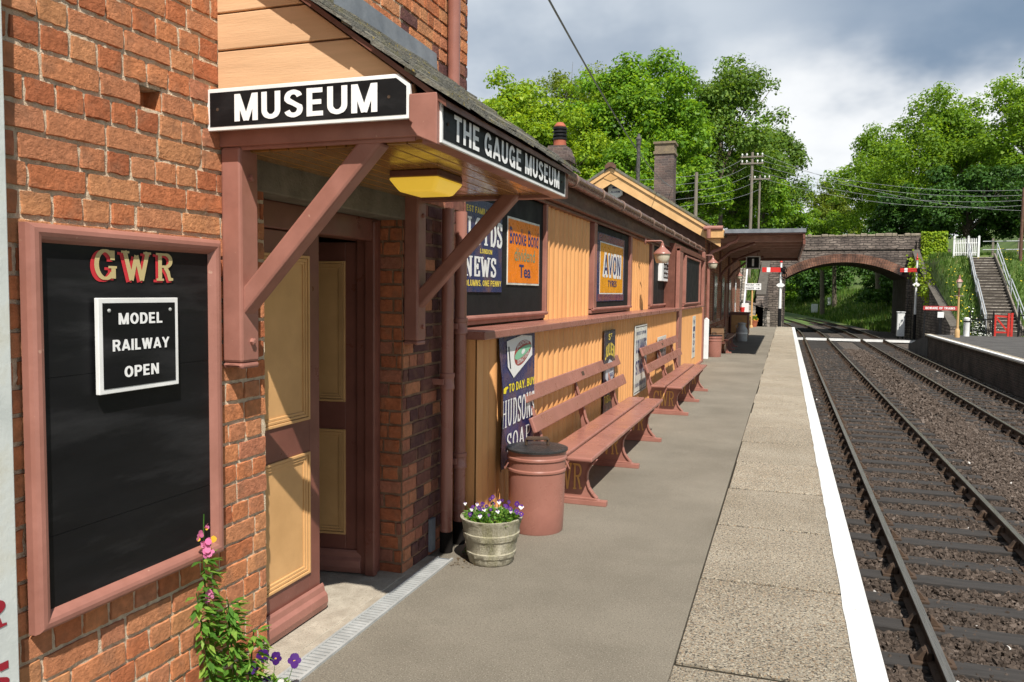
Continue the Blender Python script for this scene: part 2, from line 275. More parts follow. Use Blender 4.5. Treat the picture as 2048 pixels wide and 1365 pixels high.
# ------------------------------------------------------------------ mesh builder
def V(*a): return np.array(a, float)
ORIG = {}
class MB:
    def __init__(self): self.v = []; self.f = []; self.m = []; self.a = []; self.mi = 0; self.at = 0.0
    def add(self, vs, fs):
        n = len(self.v); self.v.extend([tuple(map(float, p)) for p in vs])
        for q in fs: self.f.append(tuple(i + n for i in q)); self.m.append(self.mi); self.a.append(self.at)
        return self
    def hexa(self, p):
        return self.add(p, [(0, 3, 2, 1), (4, 5, 6, 7), (0, 1, 5, 4), (1, 2, 6, 5), (2, 3, 7, 6), (3, 0, 4, 7)])
    def box(self, x0, x1, y0, y1, z0, z1):
        return self.hexa([(x0, y0, z0), (x1, y0, z0), (x1, y1, z0), (x0, y1, z0), (x0, y0, z1), (x1, y0, z1), (x1, y1, z1), (x0, y1, z1)])
    def bar(self, p, q, w, h, up=(0, 0, 1)):
        p = V(*p); q = V(*q); d = q - p; d = d / np.linalg.norm(d); u = V(*up)
        s = np.cross(d, u); s /= np.linalg.norm(s); t = np.cross(s, d)
        s = s * w / 2; t = t * h / 2
        return self.hexa([p - s - t, p + s - t, q + s - t, q - s - t, p - s + t, p + s + t, q + s + t, q - s + t])
    def tube(self, pts, r, n=8, cap=True):
        pts = [V(*p) for p in pts]; k = len(pts); rs = r if isinstance(r, (list, tuple)) else [r] * k
        base = len(self.v); prev = None; vs = []
        for i, p in enumerate(pts):
            d = pts[min(i + 1, k - 1)] - pts[max(i - 1, 0)]; d /= (np.linalg.norm(d) + 1e-9)
            if prev is None:
                a = V(0, 0, 1) if abs(d[2]) < 0.9 else V(1, 0, 0)
                s = np.cross(d, a)
            else: s = prev - d * prev.dot(d)
            s /= np.linalg.norm(s); prev = s; t = np.cross(d, s)
            for j in range(n):
                an = 2 * math.pi * j / n; vs.append(p + (s * math.cos(an) + t * math.sin(an)) * rs[i])
        fs = [(i * n + j, i * n + (j + 1) % n, (i + 1) * n + (j + 1) % n, (i + 1) * n + j) for i in range(k - 1) for j in range(n)]
        if cap: fs += [tuple(range(n - 1, -1, -1)), tuple((k - 1) * n + j for j in range(n))]
        return self.add(vs, fs)
    def lathe(self, prof, c, n=20, axis='z', cap=True):
        vs = []; c = V(*c)
        for r, z in prof:
            for j in range(n):
                a = 2 * math.pi * j / n
                o = {'z': (r * math.cos(a), r * math.sin(a), z), 'x': (z, r * math.cos(a), r * math.sin(a)), 'y': (r * math.sin(a), z, r * math.cos(a))}[axis]
                vs.append(c + V(*o))
        k = len(prof)
        fs = [(i * n + j, i * n + (j + 1) % n, (i + 1) * n + (j + 1) % n, (i + 1) * n + j) for i in range(k - 1) for j in range(n)]
        if cap: fs += [tuple(range(n - 1, -1, -1)), tuple((k - 1) * n + j for j in range(n))]
        return self.add(vs, fs)
    def prism(self, poly, o, eu, ev, w0, w1):
        o = V(*o); eu = V(*eu); ev = V(*ev); ew = np.cross(eu, ev); n = len(poly)
        vs = [o + eu * a + ev * b + ew * w0 for a, b in poly] + [o + eu * a + ev * b + ew * w1 for a, b in poly]
        fs = [tuple(range(n - 1, -1, -1)), tuple(range(n, 2 * n))] + [(i, (i + 1) % n, n + (i + 1) % n, n + i) for i in range(n)]
        return self.add(vs, fs)
    def sheet(self, poly, o, eu, ev, w=0.0):
        o = V(*o); eu = V(*eu); ev = V(*ev); ew = np.cross(eu, ev)
        return self.add([o + eu * a + ev * b + ew * w for a, b in poly], [tuple(range(len(poly)))])
    def text(self, s, o, eu, ev, x0, x1, y0, y1, w, bold=0.0, skew=None, spacing=1.0):
        """default font, fitted into the rectangle x0..x1, y0..y1 of the plane (o, eu, ev)"""
        vs, fs = text_geo(s, bold, spacing)
        a = np.array(vs)[:, :2]; mn = a.min(0); mx = a.max(0); q = (a - mn) / (mx - mn)
        o = V(*o); eu = V(*eu); ev = V(*ev); ew = np.cross(eu, ev)
        pts = []
        for u, v in q:
            U = x0 + u * (x1 - x0); Y = y0 + v * (y1 - y0)
            if skew: U, Y = skew(U, Y, u, v)
            pts.append(o + eu * U + ev * Y + ew * w)
        return self.add(pts, fs)
    def sans(self, s, o, eu, ev, x0, x1, y0, y1, w, T=.2, wid=1.0, skew=None):
        o = V(*o); eu = V(*eu); ev = V(*ev); ew = np.cross(eu, ev); gl, tot = sans_geo(s, T, wid); k = (x1 - x0) / tot; dz = 0
        for polys in gl:
            for p in polys:
                dz += .0001; n = len(p) // 2
                q = [(x0 + a * k, y0 + c * (y1 - y0)) if not skew else skew(x0 + a * k, y0 + c * (y1 - y0), a / tot, c) for a, c in p]
                self.add([o + eu * a + ev * c + ew * (w + dz) for a, c in q], [(i, i + 1, n + i + 1, n + i) for i in range(n - 1)])
        return self
    def slabs(self, s, o, eu, ev, x0, x1, y0, y1, w, T=0.2, t=0.085, gap=0.16, serif=0.075):
        o = V(*o); eu = V(*eu); ev = V(*ev); ew = np.cross(eu, ev)
        glyphs = [slab_glyph(c, T, t, serif) for c in s]; tot = sum(g[0] for g in glyphs) + gap * (len(s) - 1); k = (x1 - x0) / tot; x = 0; dz = 0
        for wd, polys in glyphs:
            for poly in polys:
                dz += 0.00012
                pts = [o + eu * (x0 + (x + a) * k) + ev * (y0 + b * (y1 - y0)) + ew * (w + dz) for a, b in poly]
                n = len(pts) // 2
                self.add(pts, [(i, i + 1, n + i + 1, n + i) for i in range(n - 1)])
            x += wd + gap
        return self
    def build(self, name, mats, parent=None, smooth=False, bevel=0.0, autosmooth=True, kind=None):
        me = bpy.data.meshes.new(name)
        off = ORIG.get(parent.name, V(0, 0, 0)) if parent else V(0, 0, 0)
        vs = (np.array(self.v) - off).tolist() if self.v else []
        me.from_pydata(vs, [], self.f); me.update()
        for mt in (mats if isinstance(mats, (list, tuple)) else [mats]): me.materials.append(mt)
        me.polygons.foreach_set('material_index', self.m)
        if any(self.a):
            at = me.attributes.new('bc', 'FLOAT', 'FACE'); at.data.foreach_set('value', self.a)
        o = bpy.data.objects.new(name, me); COL.objects.link(o)
        if parent: o.parent = parent; ORIG[o.name] = off
        else: ORIG[o.name] = V(0, 0, 0)
        if smooth:
            me.polygons.foreach_set('use_smooth', [True] * len(me.polygons))
            if autosmooth: me.set_sharp_from_angle(angle=math.radians(38))
        if bevel:
            b = o.modifiers.new('bevel', 'BEVEL'); b.width = bevel; b.segments = 2; b.limit_method = 'ANGLE'; b.angle_limit = math.radians(40)
        if kind: o['kind'] = kind
        return o

def sans_geo(s, T, wid=1.0):
    """bold grotesque capitals: monoline strips; returns [(x offset, width, strips)]"""
    out = []; x = 0
    for ch in s:
        if ch == ' ': x += .34 * wid; continue
        w, st = SANS[ch]; w *= wid; polys = []
        for p in st:
            p = np.array([(a * wid, c) for a, c in p], float); p = p[np.concatenate([[True], np.linalg.norm(np.diff(p, axis=0), axis=1) > 1e-4])]; k = len(p); A = []; B = []
            for i in range(k):
                d0 = p[i] - p[max(i - 1, 0)]; d1 = p[min(i + 1, k - 1)] - p[i]
                if i == 0: d0 = d1
                if i == k - 1: d1 = d0
                d0 = d0 / (np.linalg.norm(d0) + 1e-9); d1 = d1 / (np.linalg.norm(d1) + 1e-9); d = d0 + d1; d /= (np.linalg.norm(d) + 1e-9)
                nn = V(-d[1], d[0]); m_ = 1 / max(.5, nn.dot(V(-d0[1], d0[0])))
                th = T * (0.86 if abs(nn[1]) > .8 else 1.0)
                A.append(p[i] + nn * th / 2 * m_); B.append(p[i] - nn * th / 2 * m_)
            polys.append(np.clip(np.array(A + B) + (x, 0), (-9, 0), (99, 1)))
        out.append(polys); x += w + .13
    return out, x - .13
_h = .09
def _arc(cx, cy, rx, ry, a0, a1, n=14): return [(cx + rx * math.cos(math.radians(a0 + (a1 - a0) * i / n)), cy + ry * math.sin(math.radians(a0 + (a1 - a0) * i / n))) for i in range(n + 1)]
_v = lambda x, a=0, b=1: [(x, a), (x, b)]
_hz = lambda y, a, b: [(a, y), (b, y)]
SANS = {
    'M': (.86, [_v(.1), _v(.76), [(.12, 1), (.43, .0)], [(.43, 0), (.74, 1)]]),
    'U': (.68, [[(.1, 1), (.1, .34)] + _arc(.34, .34, .24, .245, 180, 360) + [(.58, 1)]]),
    'S': (.66, [_arc(.33, .70, .22, .21, 15, 190, 12) + [(.17, .60), (.33, .51), (.49, .41)] + _arc(.33, .30, .23, .21, 20, -165, 12)]),
    'E': (.58, [_v(.1), _hz(.91, .1, .55), _hz(.5, .1, .51), _hz(.09, .1, .57)]),
    'T': (.62, [_v(.31), _hz(.91, .0, .62)]),
    'H': (.68, [_v(.1), _v(.58), _hz(.5, .1, .58)]),
    'G': (.72, [_arc(.36, .5, .26, .41, 35, 300, 20), [(.61, .0), (.61, .46)], _hz(.44, .37, .70), _arc(.36, .5, .26, .41, 300, 335, 5)]),
    'A': (.74, [[(.07, 0), (.37, 1)], [(.67, 0), (.37, 1)], _hz(.27, .18, .56)]),
    'O': (.74, [_arc(.37, .5, .27, .41, 0, 360, 28)]),
    'D': (.68, [_v(.1), [(.1, .91), (.32, .91)] + _arc(.32, .5, .26, .41, 85, -85, 14) + [(.32, .09), (.1, .09)]]),
    'L': (.54, [_v(.1), _hz(.09, .1, .54)]),
    'R': (.68, [_v(.1), [(.1, .91), (.38, .91)] + _arc(.38, .70, .19, .21, 85, -85, 10) + [(.38, .49), (.1, .49)], [(.40, .46), (.60, 0)]]),
    'I': (.2, [_v(.1)]),
    'W': (.98, [[(.08, 1), (.28, 0)], [(.28, 0), (.49, 1)], [(.49, 1), (.70, 0)], [(.70, 0), (.90, 1)]]),
    'Y': (.70, [[(.06, 1), (.35, .42)], [(.64, 1), (.35, .42)], _v(.35, 0, .46)]),
    'P': (.64, [_v(.1), [(.1, .91), (.36, .91)] + _arc(.36, .68, .19, .23, 85, -85, 10) + [(.36, .45), (.1, .45)]]),
    'N': (.70, [_v(.1), _v(.60), [(.12, 1), (.58, 0)]]),
    'B': (.66, [_v(.1), [(.1, .91), (.36, .91)] + _arc(.36, .71, .17, .2, 85, -85, 8) + [(.36, .52), (.1, .52)], [(.36, .5)] + _arc(.37, .295, .2, .205, 85, -85, 8) + [(.36, .09), (.1, .09)]]),
    'F': (.56, [_v(.1), _hz(.91, .1, .54), _hz(.5, .1, .48)]),
    'C': (.70, [_arc(.36, .5, .26, .41, 42, 318, 20)]), 'V': (.72, [[(.07, 1), (.36, 0)], [(.65, 1), (.36, 0)]]), '.': (.16, [[(.08, 0), (.08, .16)]]), "'": (.16, [[(.08, .75), (.08, 1)]]),
    'J': (.54, [[(.44, 1), (.44, .34)] + _arc(.27, .30, .17, .21, 0, -170, 10)]), 'K': (.66, [_v(.1), [(.1, .36), (.60, 1)], [(.26, .52), (.60, 0)]]), 'X': (.68, [[(.07, 0), (.61, 1)], [(.07, 1), (.61, 0)]]),
}
_TXT = {}
def text_geo(s, bold, spacing):
    key = (s, bold, spacing)
    if key in _TXT: return _TXT[key]
    cu = bpy.data.curves.new('txt', 'FONT'); cu.body = s; cu.size = 1.0; cu.offset = bold; cu.resolution_u = 4; cu.space_character = spacing
    cu.fill_mode = 'FRONT'
    ob = bpy.data.objects.new('txt', cu); COL.objects.link(ob)
    dg = bpy.context.evaluated_depsgraph_get(); me = ob.evaluated_get(dg).to_mesh()
    r = ([tuple(v.co) for v in me.vertices], [tuple(p.vertices) for p in me.polygons])
    ob.evaluated_get(dg).to_mesh_clear(); bpy.data.objects.remove(ob); bpy.data.curves.remove(cu)
    _TXT[key] = r
    return r

def arc(cx, cy, rx, ry, a0, a1, n=18):
    return [(cx + rx * math.cos(math.radians(a0 + (a1 - a0) * i / n)), cy + ry * math.sin(math.radians(a0 + (a1 - a0) * i / n))) for i in range(n + 1)]
def slab_glyph(c, T, t, sh):
    """one letter with thick stems, thin cross strokes and slab serifs: (width, strips)"""
    S = T * 1.9
    stem = lambda x, a=0.0, b=1.0: [(x, a), (x, b)]
    G = {
        'G': (0.98, [arc(.48, .5, .38, .46, 38, 322, 26), stem(.84, .04, .42), stem(.80, .66, .98)], [(.80, .42)]),
        'W': (1.30, [[(.10, 1), (.40, 0)], [(.40, 0), (.65, .86)], [(.65, .86), (.90, 0)], [(.90, 0), (1.20, 1)]], [(.12, 1), (1.18, 1)]),
        'R': (0.98, [stem(.24), [(.2, .955)] + arc(.52, .735, .28, .22, 90, -90, 12) + [(.2, .515)], [(.50, .5), (.66, .30), (.74, .06), (.92, .06)]], [(.24, 0), (.22, 1)]),
        'L': (0.86, [stem(.24), [(.1, .045), (.80, .045)], stem(.80, 0, .30)], [(.24, 1)]),
        'O': (0.98, [arc(.49, .5, .38, .455, 0, 360, 30)], []),
        'Y': (1.00, [[(.12, 1), (.50, .45)], [(.88, 1), (.50, .45)], stem(.5, 0, .48)], [(.14, 1), (.86, 1), (.5, 0)]),
        'D': (0.98, [stem(.24), [(.1, .955), (.42, .955)] + arc(.45, .5, .40, .455, 88, -88, 18) + [(.42, .045), (.1, .045)]], []),
        'S': (0.84, [arc(.42, .735, .28, .22, 20, 200, 12)[0:] + [(.30, .56), (.56, .45)] + arc(.42, .265, .30, .22, 20, -165, 14), stem(.70, .70, .98), stem(.13, .02, .30)], []),
        'N': (1.04, [stem(.20), stem(.84), [(.18, 1), (.86, 0)]], [(.18, 1), (.20, 0), (.84, 1)]),
        'E': (0.86, [stem(.24), [(.1, .955), (.78, .955)], [(.2, .5), (.58, .5)], [(.1, .045), (.80, .045)], stem(.77, .72, 1), stem(.79, 0, .29), stem(.57, .36, .64)], []),
        'H': (1.04, [stem(.22), stem(.82), [(.22, .52), (.82, .52)]], [(.22, 0), (.22, 1), (.82, 0), (.82, 1)]),
        'U': (1.00, [[(.22, 1)] + [(.22, .4)] + arc(.5, .36, .28, .315, 180, 360, 14) + [(.78, 1)]], [(.22, 1), (.80, 1)]),
        'A': (1.00, [[(.12, 0), (.50, 1)], [(.50, 1), (.88, 0)], [(.26, .34), (.74, .34)]], [(.13, 0), (.87, 0)]),
        'P': (0.94, [stem(.24), [(.2, .955)] + arc(.52, .72, .28, .235, 90, -90, 12) + [(.2, .485)]], [(.24, 0), (.22, 1)]),
        'B': (0.94, [stem(.24), [(.2, .955)] + arc(.50, .745, .25, .21, 90, -90, 10) + [(.2, .53)], [(.2, .5)] + arc(.52, .27, .29, .225, 90, -90, 10) + [(.2, .045)]], []),
    }[c]
    wd, strokes, serifs = G; polys = []
    for st in strokes:
        p = np.array(st, float); k = len(p); A = []; B = []
        for i in range(k):
            d = p[min(i + 1, k - 1)] - p[max(i - 1, 0)]; d /= (np.linalg.norm(d) + 1e-9); nn = V(-d[1], d[0])
            th = t + (T - t) * abs(nn[0]) ** 0.8
            A.append(tuple(p[i] + nn * th / 2)); B.append(tuple(p[i] - nn * th / 2))
        polys.append(A + B)
    for x, y in serifs:
        y0, y1 = (y, y + sh) if y < .5 else (y - sh, y)
        if 0.1 < y < 0.9: y0, y1 = y - sh / 2, y + sh / 2
        polys.append([(x - S / 2, y0), (x + S / 2, y0), (x - S / 2, y1), (x + S / 2, y1)])
    return wd, polys

def tag(o, label=None, cat=None, group=None, kind=None):
    if label: o['label'] = label
    if cat: o['category'] = cat
    if group: o['group'] = group
    if kind: o['kind'] = kind
    return o
def thing(name, label, cat, loc=(0, 0, 0), group=None):
    o = bpy.data.objects.new(name, None); COL.objects.link(o); o.location = loc; o.empty_display_size = 0.2
    ORIG[o.name] = V(*loc)
    return tag(o, label, cat, group)
def part(o, label): o['label'] = label; return o
def dup(root, loc, label=None, rotz=None, first=True):
    c = root.copy(); COL.objects.link(c); c.location = loc
    if rotz is not None: c.rotation_euler = (0, 0, rotz)
    if label: c['label'] = label
    for ch in list(root.children):
        d = ch.copy(); COL.objects.link(d); d.parent = c
        for g in list(ch.children):
            e = g.copy(); COL.objects.link(e); e.parent = d
    return c
def quads(name, P, mat, attr=None, parent=None, kind=None, smooth=False):
    """P: (n,k,3) array of k-gons"""
    n, k, _ = P.shape; me = bpy.data.meshes.new(name)
    off = ORIG.get(parent.name, V(0, 0, 0)) if parent else V(0, 0, 0)
    me.vertices.add(n * k); me.vertices.foreach_set('co', (P.reshape(-1, 3) - off).astype(np.float32).ravel())
    me.loops.add(n * k); me.loops.foreach_set('vertex_index', np.arange(n * k, dtype=np.int32))
    me.polygons.add(n); me.polygons.foreach_set('loop_start', np.arange(0, n * k, k, dtype=np.int32))
    me.update(calc_edges=True); me.validate()
    me.materials.append(mat)
    if attr is not None:
        at = me.attributes.new('bc', 'FLOAT', 'FACE'); at.data.foreach_set('value', attr.astype(np.float32))
    o = bpy.data.objects.new(name, me); COL.objects.link(o)
    if parent: o.parent = parent; ORIG[o.name] = off
    if kind: o['kind'] = kind
    return o
EY = (0, 1, 0); EZ = (0, 0, 1); EX = (1, 0, 0)

# ------------------------------------------------------------------ ground, tracks bed, platforms
def sstep(a, b, x):
    t = np.clip((x - a) / (b - a), 0, 1); return t * t * (3 - 2 * t)
def trackx(y): return np.where(y > 60, -(np.maximum(y, 60) - 60.0) ** 2 / (2 * 330.0), 0.0)
def Hgt(x, y):
    c = 4.0 + trackx(y)
    z = np.full_like(x, -1.30)
    # embankment carrying the road to the bridge
    e = np.clip((y - 48.0) / 13.0, 0, 1) * 5.9 * (1 - .62 * sstep(76, 83, y))
    side = np.maximum(c - 5.6 - x, x - c - 5.1)
    wall = np.where(y < 70, sstep(0.0, 0.5, side), sstep(0.0, 7.0, side))
    road = np.where(y < 78, 1.0, 1.0)
    z = z + e * wall * road
    # hills on either side
    z = z + sstep(13, 45, -x) * 7.0 * sstep(10, 40, y)
    z = z + sstep(13.5, 40, x) * 8.0 * sstep(20, 60, y)
    z = z + np.where(y > 82, sstep(5, 30, np.abs(x - c)) * 5.0, 0.0)
    z = z + sstep(0, 200, y - 80) * 3.0
    return z
def build_ground():
    xs = np.concatenate([np.arange(-400, -60, 25), np.arange(-60, -12, 3), np.arange(-12, 22, 0.5), np.arange(22, 60, 3), np.arange(60, 401, 25)])
    ys = np.concatenate([np.arange(-60, 40, 10), np.arange(40, 90, 1.0), np.arange(90, 200, 4), np.arange(200, 601, 25)])
    X, Y = np.meshgrid(xs, ys); Z = Hgt(X, Y) + np.where(np.abs(X - 4) > 8, RNG.normal(0, 0.05, X.shape), 0)
    nx = len(xs); vs = np.stack([X, Y, Z], -1).reshape(-1, 3).tolist()
    fs = [(j * nx + i, j * nx + i + 1, (j + 1) * nx + i + 1, (j + 1) * nx + i) for j in range(len(ys) - 1) for i in range(nx - 1)]
    b = MB(); b.add(vs, fs)
    g = pmat('grassy_earth', (0.055, 0.095, 0.018), (0.10, 0.16, 0.03), rough=0.95, scale=0.6, bump=0.8, bscale=6, big=((0.12, 0.11, 0.045), 0.3, 0.6))
    b.build('ground', g, smooth=True, autosmooth=False, kind='structure')
build_ground()

def ribbon(mb, xa, xb, ys, z):
    base = len(mb.v); pts = []
    for y in ys:
        o = float(trackx(np.array(y))); pts += [(xa + o, y, z), (xb + o, y, z)]
    mb.add(pts, [(2 * i, 2 * i + 1, 2 * i + 3, 2 * i + 2) for i in range(len(ys) - 1)])
def railpath_z(y): return 0.0
YS = list(np.concatenate([np.arange(-12, 60, 6.0), np.arange(60, 230, 5.0)]))
b = MB(); ribbon(b, 0.40, 9.0, YS, -1.278); b.build('track_bed', M['bed'], kind='structure')

# platform we stand on
b = MB()
b.box(-14, -0.48, -8, 49, -1.25, 0.0)
b.build('platform', M['asphalt'], kind='structure')
b = MB(); y = -7.7
while y < 49:
    jx = random.uniform(-0.012, 0.012)
    b.at = random.uniform(.92, 1.06)
    b.box(-0.472 + jx, 0.52, y + 0.019, y + 1.281, -0.16, 0.001 + random.uniform(-0.002, 0.003)); y += 1.3
b.build('platform_edge_slabs', M['coping'], bevel=0.008, kind='structure')
b = MB(); b.box(-0.476, 0.50, -7.9, 48.9, -0.155, -0.014); b.build('slab_joint_fill', flat('dirty_joint', (.035, .03, .022), .95, .1), kind='structure')
b = MB(); b.box(-0.48, 0.44, -8, 49, -1.25, -0.165); b.build('platform_face', M['engbrick'], kind='structure')
b = MB(); n = 260
ysl = np.linspace(-6, 49, n); pts = []
for i, yy in enumerate(ysl):
    pts += [(0.376 + random.uniform(-0.0045, 0.0045), yy, 0.0075), (0.522, yy, 0.0075)]
b.add(pts, [(2 * i, 2 * i + 1, 2 * i + 3, 2 * i + 2) for i in range(n - 1)])
pts2 = [(0.5235, yy, 0.0075) for yy in ysl] + [(0.5235, yy, -0.05) for yy in ysl]
b.add(pts2, [(i, n + i, n + i + 1, i + 1) for i in range(n - 1)])
b.build('platform_edge_line', M['whiteline'], kind='structure')
b = MB(); b.add([(-3.5, 49, -0.01), (0.5, 49, -0.01), (0.5, 57, -1.1), (-3.5, 57, -1.1), (-3.5, 49, -1.3), (0.5, 49, -1.3), (0.5, 57, -1.3), (-3.5, 57, -1.3)],
    [(0, 1, 2, 3), (4, 7, 6, 5), (0, 4, 5, 1), (1, 5, 6, 2), (2, 6, 7, 3), (3, 7, 4, 0)]); b.build('platform_ramp', M['bed'], kind='structure')
# opposite platform
b = MB(); b.box(7.28, 15, -5, 46.2, -1.25, -0.10)
b.add([(7.0, 46.2, -.1), (15, 46.2, -.1), (15, 53, -1.0), (7.0, 53, -1.0), (7.0, 46.2, -1.3), (15, 46.2, -1.3), (15, 53, -1.3), (7.0, 53, -1.3)],
      [(0, 1, 2, 3), (0, 3, 7, 4), (2, 6, 7, 3), (1, 5, 6, 2), (0, 4, 5, 1)])
b.build('opposite_platform', M['asphalt2'], kind='structure')
b = MB(); b.box(7.02, 7.28, -5, 46.19, -1.25, -0.2); b.build('opposite_platform_face', M['engbrick'], kind='structure')
b = MB(); y = -4.9
b.at = 1.0
while y < 46: b.box(6.92, 7.276, y, y + 1.28, -0.195, -0.098); y += 1.3
b.build('opposite_platform_edge_slabs', M['coping'], bevel=0.01, kind='structure')
b = MB(); b.box(6.915, 7.08, -4.9, 46.1, -0.15, -0.0935); b.build('opposite_platform_edge_line', M['white'], kind='structure')
# boarded crossing
b = MB()
for k, (xa, xb) in enumerate(((0.35, 1.20), (1.35, 2.70), (2.84, 4.80), (4.97, 6.18), (6.33, 8.6))):
    for j in range(6): b.box(xa, xb, 58.6 + j * 0.3, 58.88 + j * 0.3, -1.2, -1.055)
b.build('board_crossing', M['sleeper'], kind='structure')
b = MB()
for xa, xb in ((0.35, 1.20), (1.35, 2.70), (2.84, 4.80), (4.97, 6.18), (6.33, 8.2)): b.box(xa, xb, 58.45, 58.598, -1.2, -1.045)
b.build('board_crossing_edge_line', M['white'], kind='structure')

# ------------------------------------------------------------------ railway track
RAILX = ((1.272, 'near track rail closest to the white platform edge'), (2.772, 'near track rail beside the pale gap between the tracks'),
         (4.885, 'far track rail beside the pale gap between the tracks'), (6.245, 'far track rail under the opposite platform edge'))
RT = -1.05
def rail_profile(): return [(-.065, -.15), (.065, -.15), (.065, -.138), (.012, -.122), (.012, -.045), (.036, -.034), (.036, -.004), (.030, 0), (-.030, 0), (-.036, -.004), (-.036, -.034), (-.012, -.045), (-.012, -.122), (-.065, -.138)]
for rx, lab in RAILX:
    r = thing('rail', 'long steel ' + lab, 'rail', (rx, 0, RT), 'running rails of the two tracks')
    pr = rail_profile(); n = len(pr); b = MB(); pts = []
    for y in YS:
        o = float(trackx(np.array(y)))
        pts += [(rx + o + a, y, RT + c) for a, c in pr]
    b.add(pts, [(i * n + j, i * n + (j + 1) % n, (i + 1) * n + (j + 1) % n, (i + 1) * n + j) for i in range(len(YS) - 1) for j in range(n)])
    b.build('rail_web', M['rust'], r)
    b = MB(); ribbon(b, rx - 0.033, rx + 0.033, YS, RT + 0.0022); b.build('running_surface', M['railtop'], r)

def make_sleeper(x0, xr, label, grp):
    s = thing('sleeper', label, 'sleeper', (x0, 0, RT), grp)
    b = MB(); b.box(x0 - 1.27, x0 + 1.27, -0.125, 0.125, RT - 0.33, RT - 0.172); b.build('timber', M['sleeper'], s, bevel=0.012)
    for x in xr:
        b = MB(); b.box(x - 0.17, x + 0.17, -0.08, 0.08, RT - 0.176, RT - 0.145)
        b.prism([(-.145, 0), (-.04, 0), (-.035, .085), (-.055, .10), (-.085, .085), (-.12, .03)], (x, 0, RT - 0.145), EX, EZ, -0.045, 0.045)
        b.prism([(.145, 0), (.12, .03), (.085, .075), (.06, .085), (.05, .07), (.05, 0)], (x, 0, RT - 0.145), EX, EZ, -0.045, 0.045)
        b.box(x - 0.058, x - 0.016, -0.085, 0.085, RT - 0.135, RT - 0.055)
        b.build('rail_chair', M['rust'], s, bevel=0.006)
    return s
def lay(proto, x0, y0, y1, step, first=True):
    y = y0; used = False
    while y < y1:
        o = float(trackx(np.array(y))); rz = math.atan2(max(0, y - 60), 330.0) + random.uniform(-.012, .012)
        loc = (x0 + o + random.uniform(-.03, .03), y, RT + random.uniform(-0.012, 0.008))
        if not used: proto.location = loc; used = True
        else: dup(proto, loc, rotz=rz)
        y += step + random.uniform(-0.03, 0.03)
lay(make_sleeper(2.022, (1.272, 2.772), 'dark timber sleeper sunk in the brown ballast of the near track', 'sleepers of the near track'), 2.022, 4.4, 96, 0.745)
lay(make_sleeper(5.565, (4.885, 6.245), 'dark timber sleeper of the far track with its end standing proud', 'sleepers of the far track'), 5.565, 13.0, 96, 0.745)

# ballast stones close to the camera: real stones, one heap nobody could count
def ballast():
    rng = np.random.default_rng(5)
    def scatter(n, y0, y1, power, x0, x1, smin, smax):
        u = rng.random(n); y = y0 + (y1 - y0) * u ** power; x = x0 + (x1 - x0) * rng.random(n)
        s = smin + (smax - smin) * rng.random(n)
        return x, y, s
    A = [scatter(82000, 4.6, 22, 1.6, 0.52, 5.2, .016, .036), scatter(16000, 20, 50, 1.3, 0.55, 6.9, .035, .065)]
    x = np.concatenate([a[0] for a in A]); y = np.concatenate([a[1] for a in A]); s = np.concatenate([a[2] for a in A])
    n = len(x)
    base = np.array([(1, 0, 0), (0, 1, 0), (-1, 0, 0), (0, -1, 0), (0, 0, 1), (0, 0, -1)], float)
    tri = np.array([(0, 1, 4), (1, 2, 4), (2, 3, 4), (3, 0, 4), (1, 0, 5), (2, 1, 5), (3, 2, 5), (0, 3, 5)])
    P = base[None] * (0.75 + 0.6 * rng.random((n, 6, 1))) + rng.normal(0, .18, (n, 6, 3))
    q = rng.normal(size=(n, 4)); q /= np.linalg.norm(q, axis=1)[:, None]; w, a, b_, c = q.T
    R = np.stack([np.stack([1 - 2 * (b_ * b_ + c * c), 2 * (a * b_ - c * w), 2 * (a * c + b_ * w)], -1), np.stack([2 * (a * b_ + c * w), 1 - 2 * (a * a + c * c), 2 * (b_ * c - a * w)], -1), np.stack([2 * (a * c - b_ * w), 2 * (b_ * c + a * w), 1 - 2 * (a * a + b_ * b_)], -1)], 1)
    P = np.einsum('nij,nkj->nki', R, P) * s[:, None, None]
    # heaped between sleepers, level with their tops near the rails, slightly higher in the gap between the tracks
    hz = -1.263 + 0.012 * np.sin(y * 2.1) * np.sin(x * 3) + np.where((x > 3.25) & (x < 4.35), 0.03, 0) - np.where(y > 20, .006, 0)
    P += np.stack([x, y, hz + rng.normal(0, .008, n)], -1)[:, None]
    F = P[:, tri]                                             # n,8,3,3
    keep = np.ones(n, bool)
    for rx, _ in RAILX: keep &= np.abs(x - rx) > 0.10
    F = F[keep]; att = np.repeat(np.clip(rng.beta(2, 2.2, keep.sum()) + 0.18 * ((x[keep] > 3.2) & (x[keep] < 4.6)), 0, .95), 8)
    wh = np.repeat(rng.random(keep.sum()) < 0.0007, 8); att[wh] = 1.0
    quads('ballast', F.reshape(-1, 3, 3), M['stones'], att, kind='stuff')
ballast()
tag(bpy.data.objects['ballast'], 'brown stone ballast lying between and around the sleepers', 'ballast')

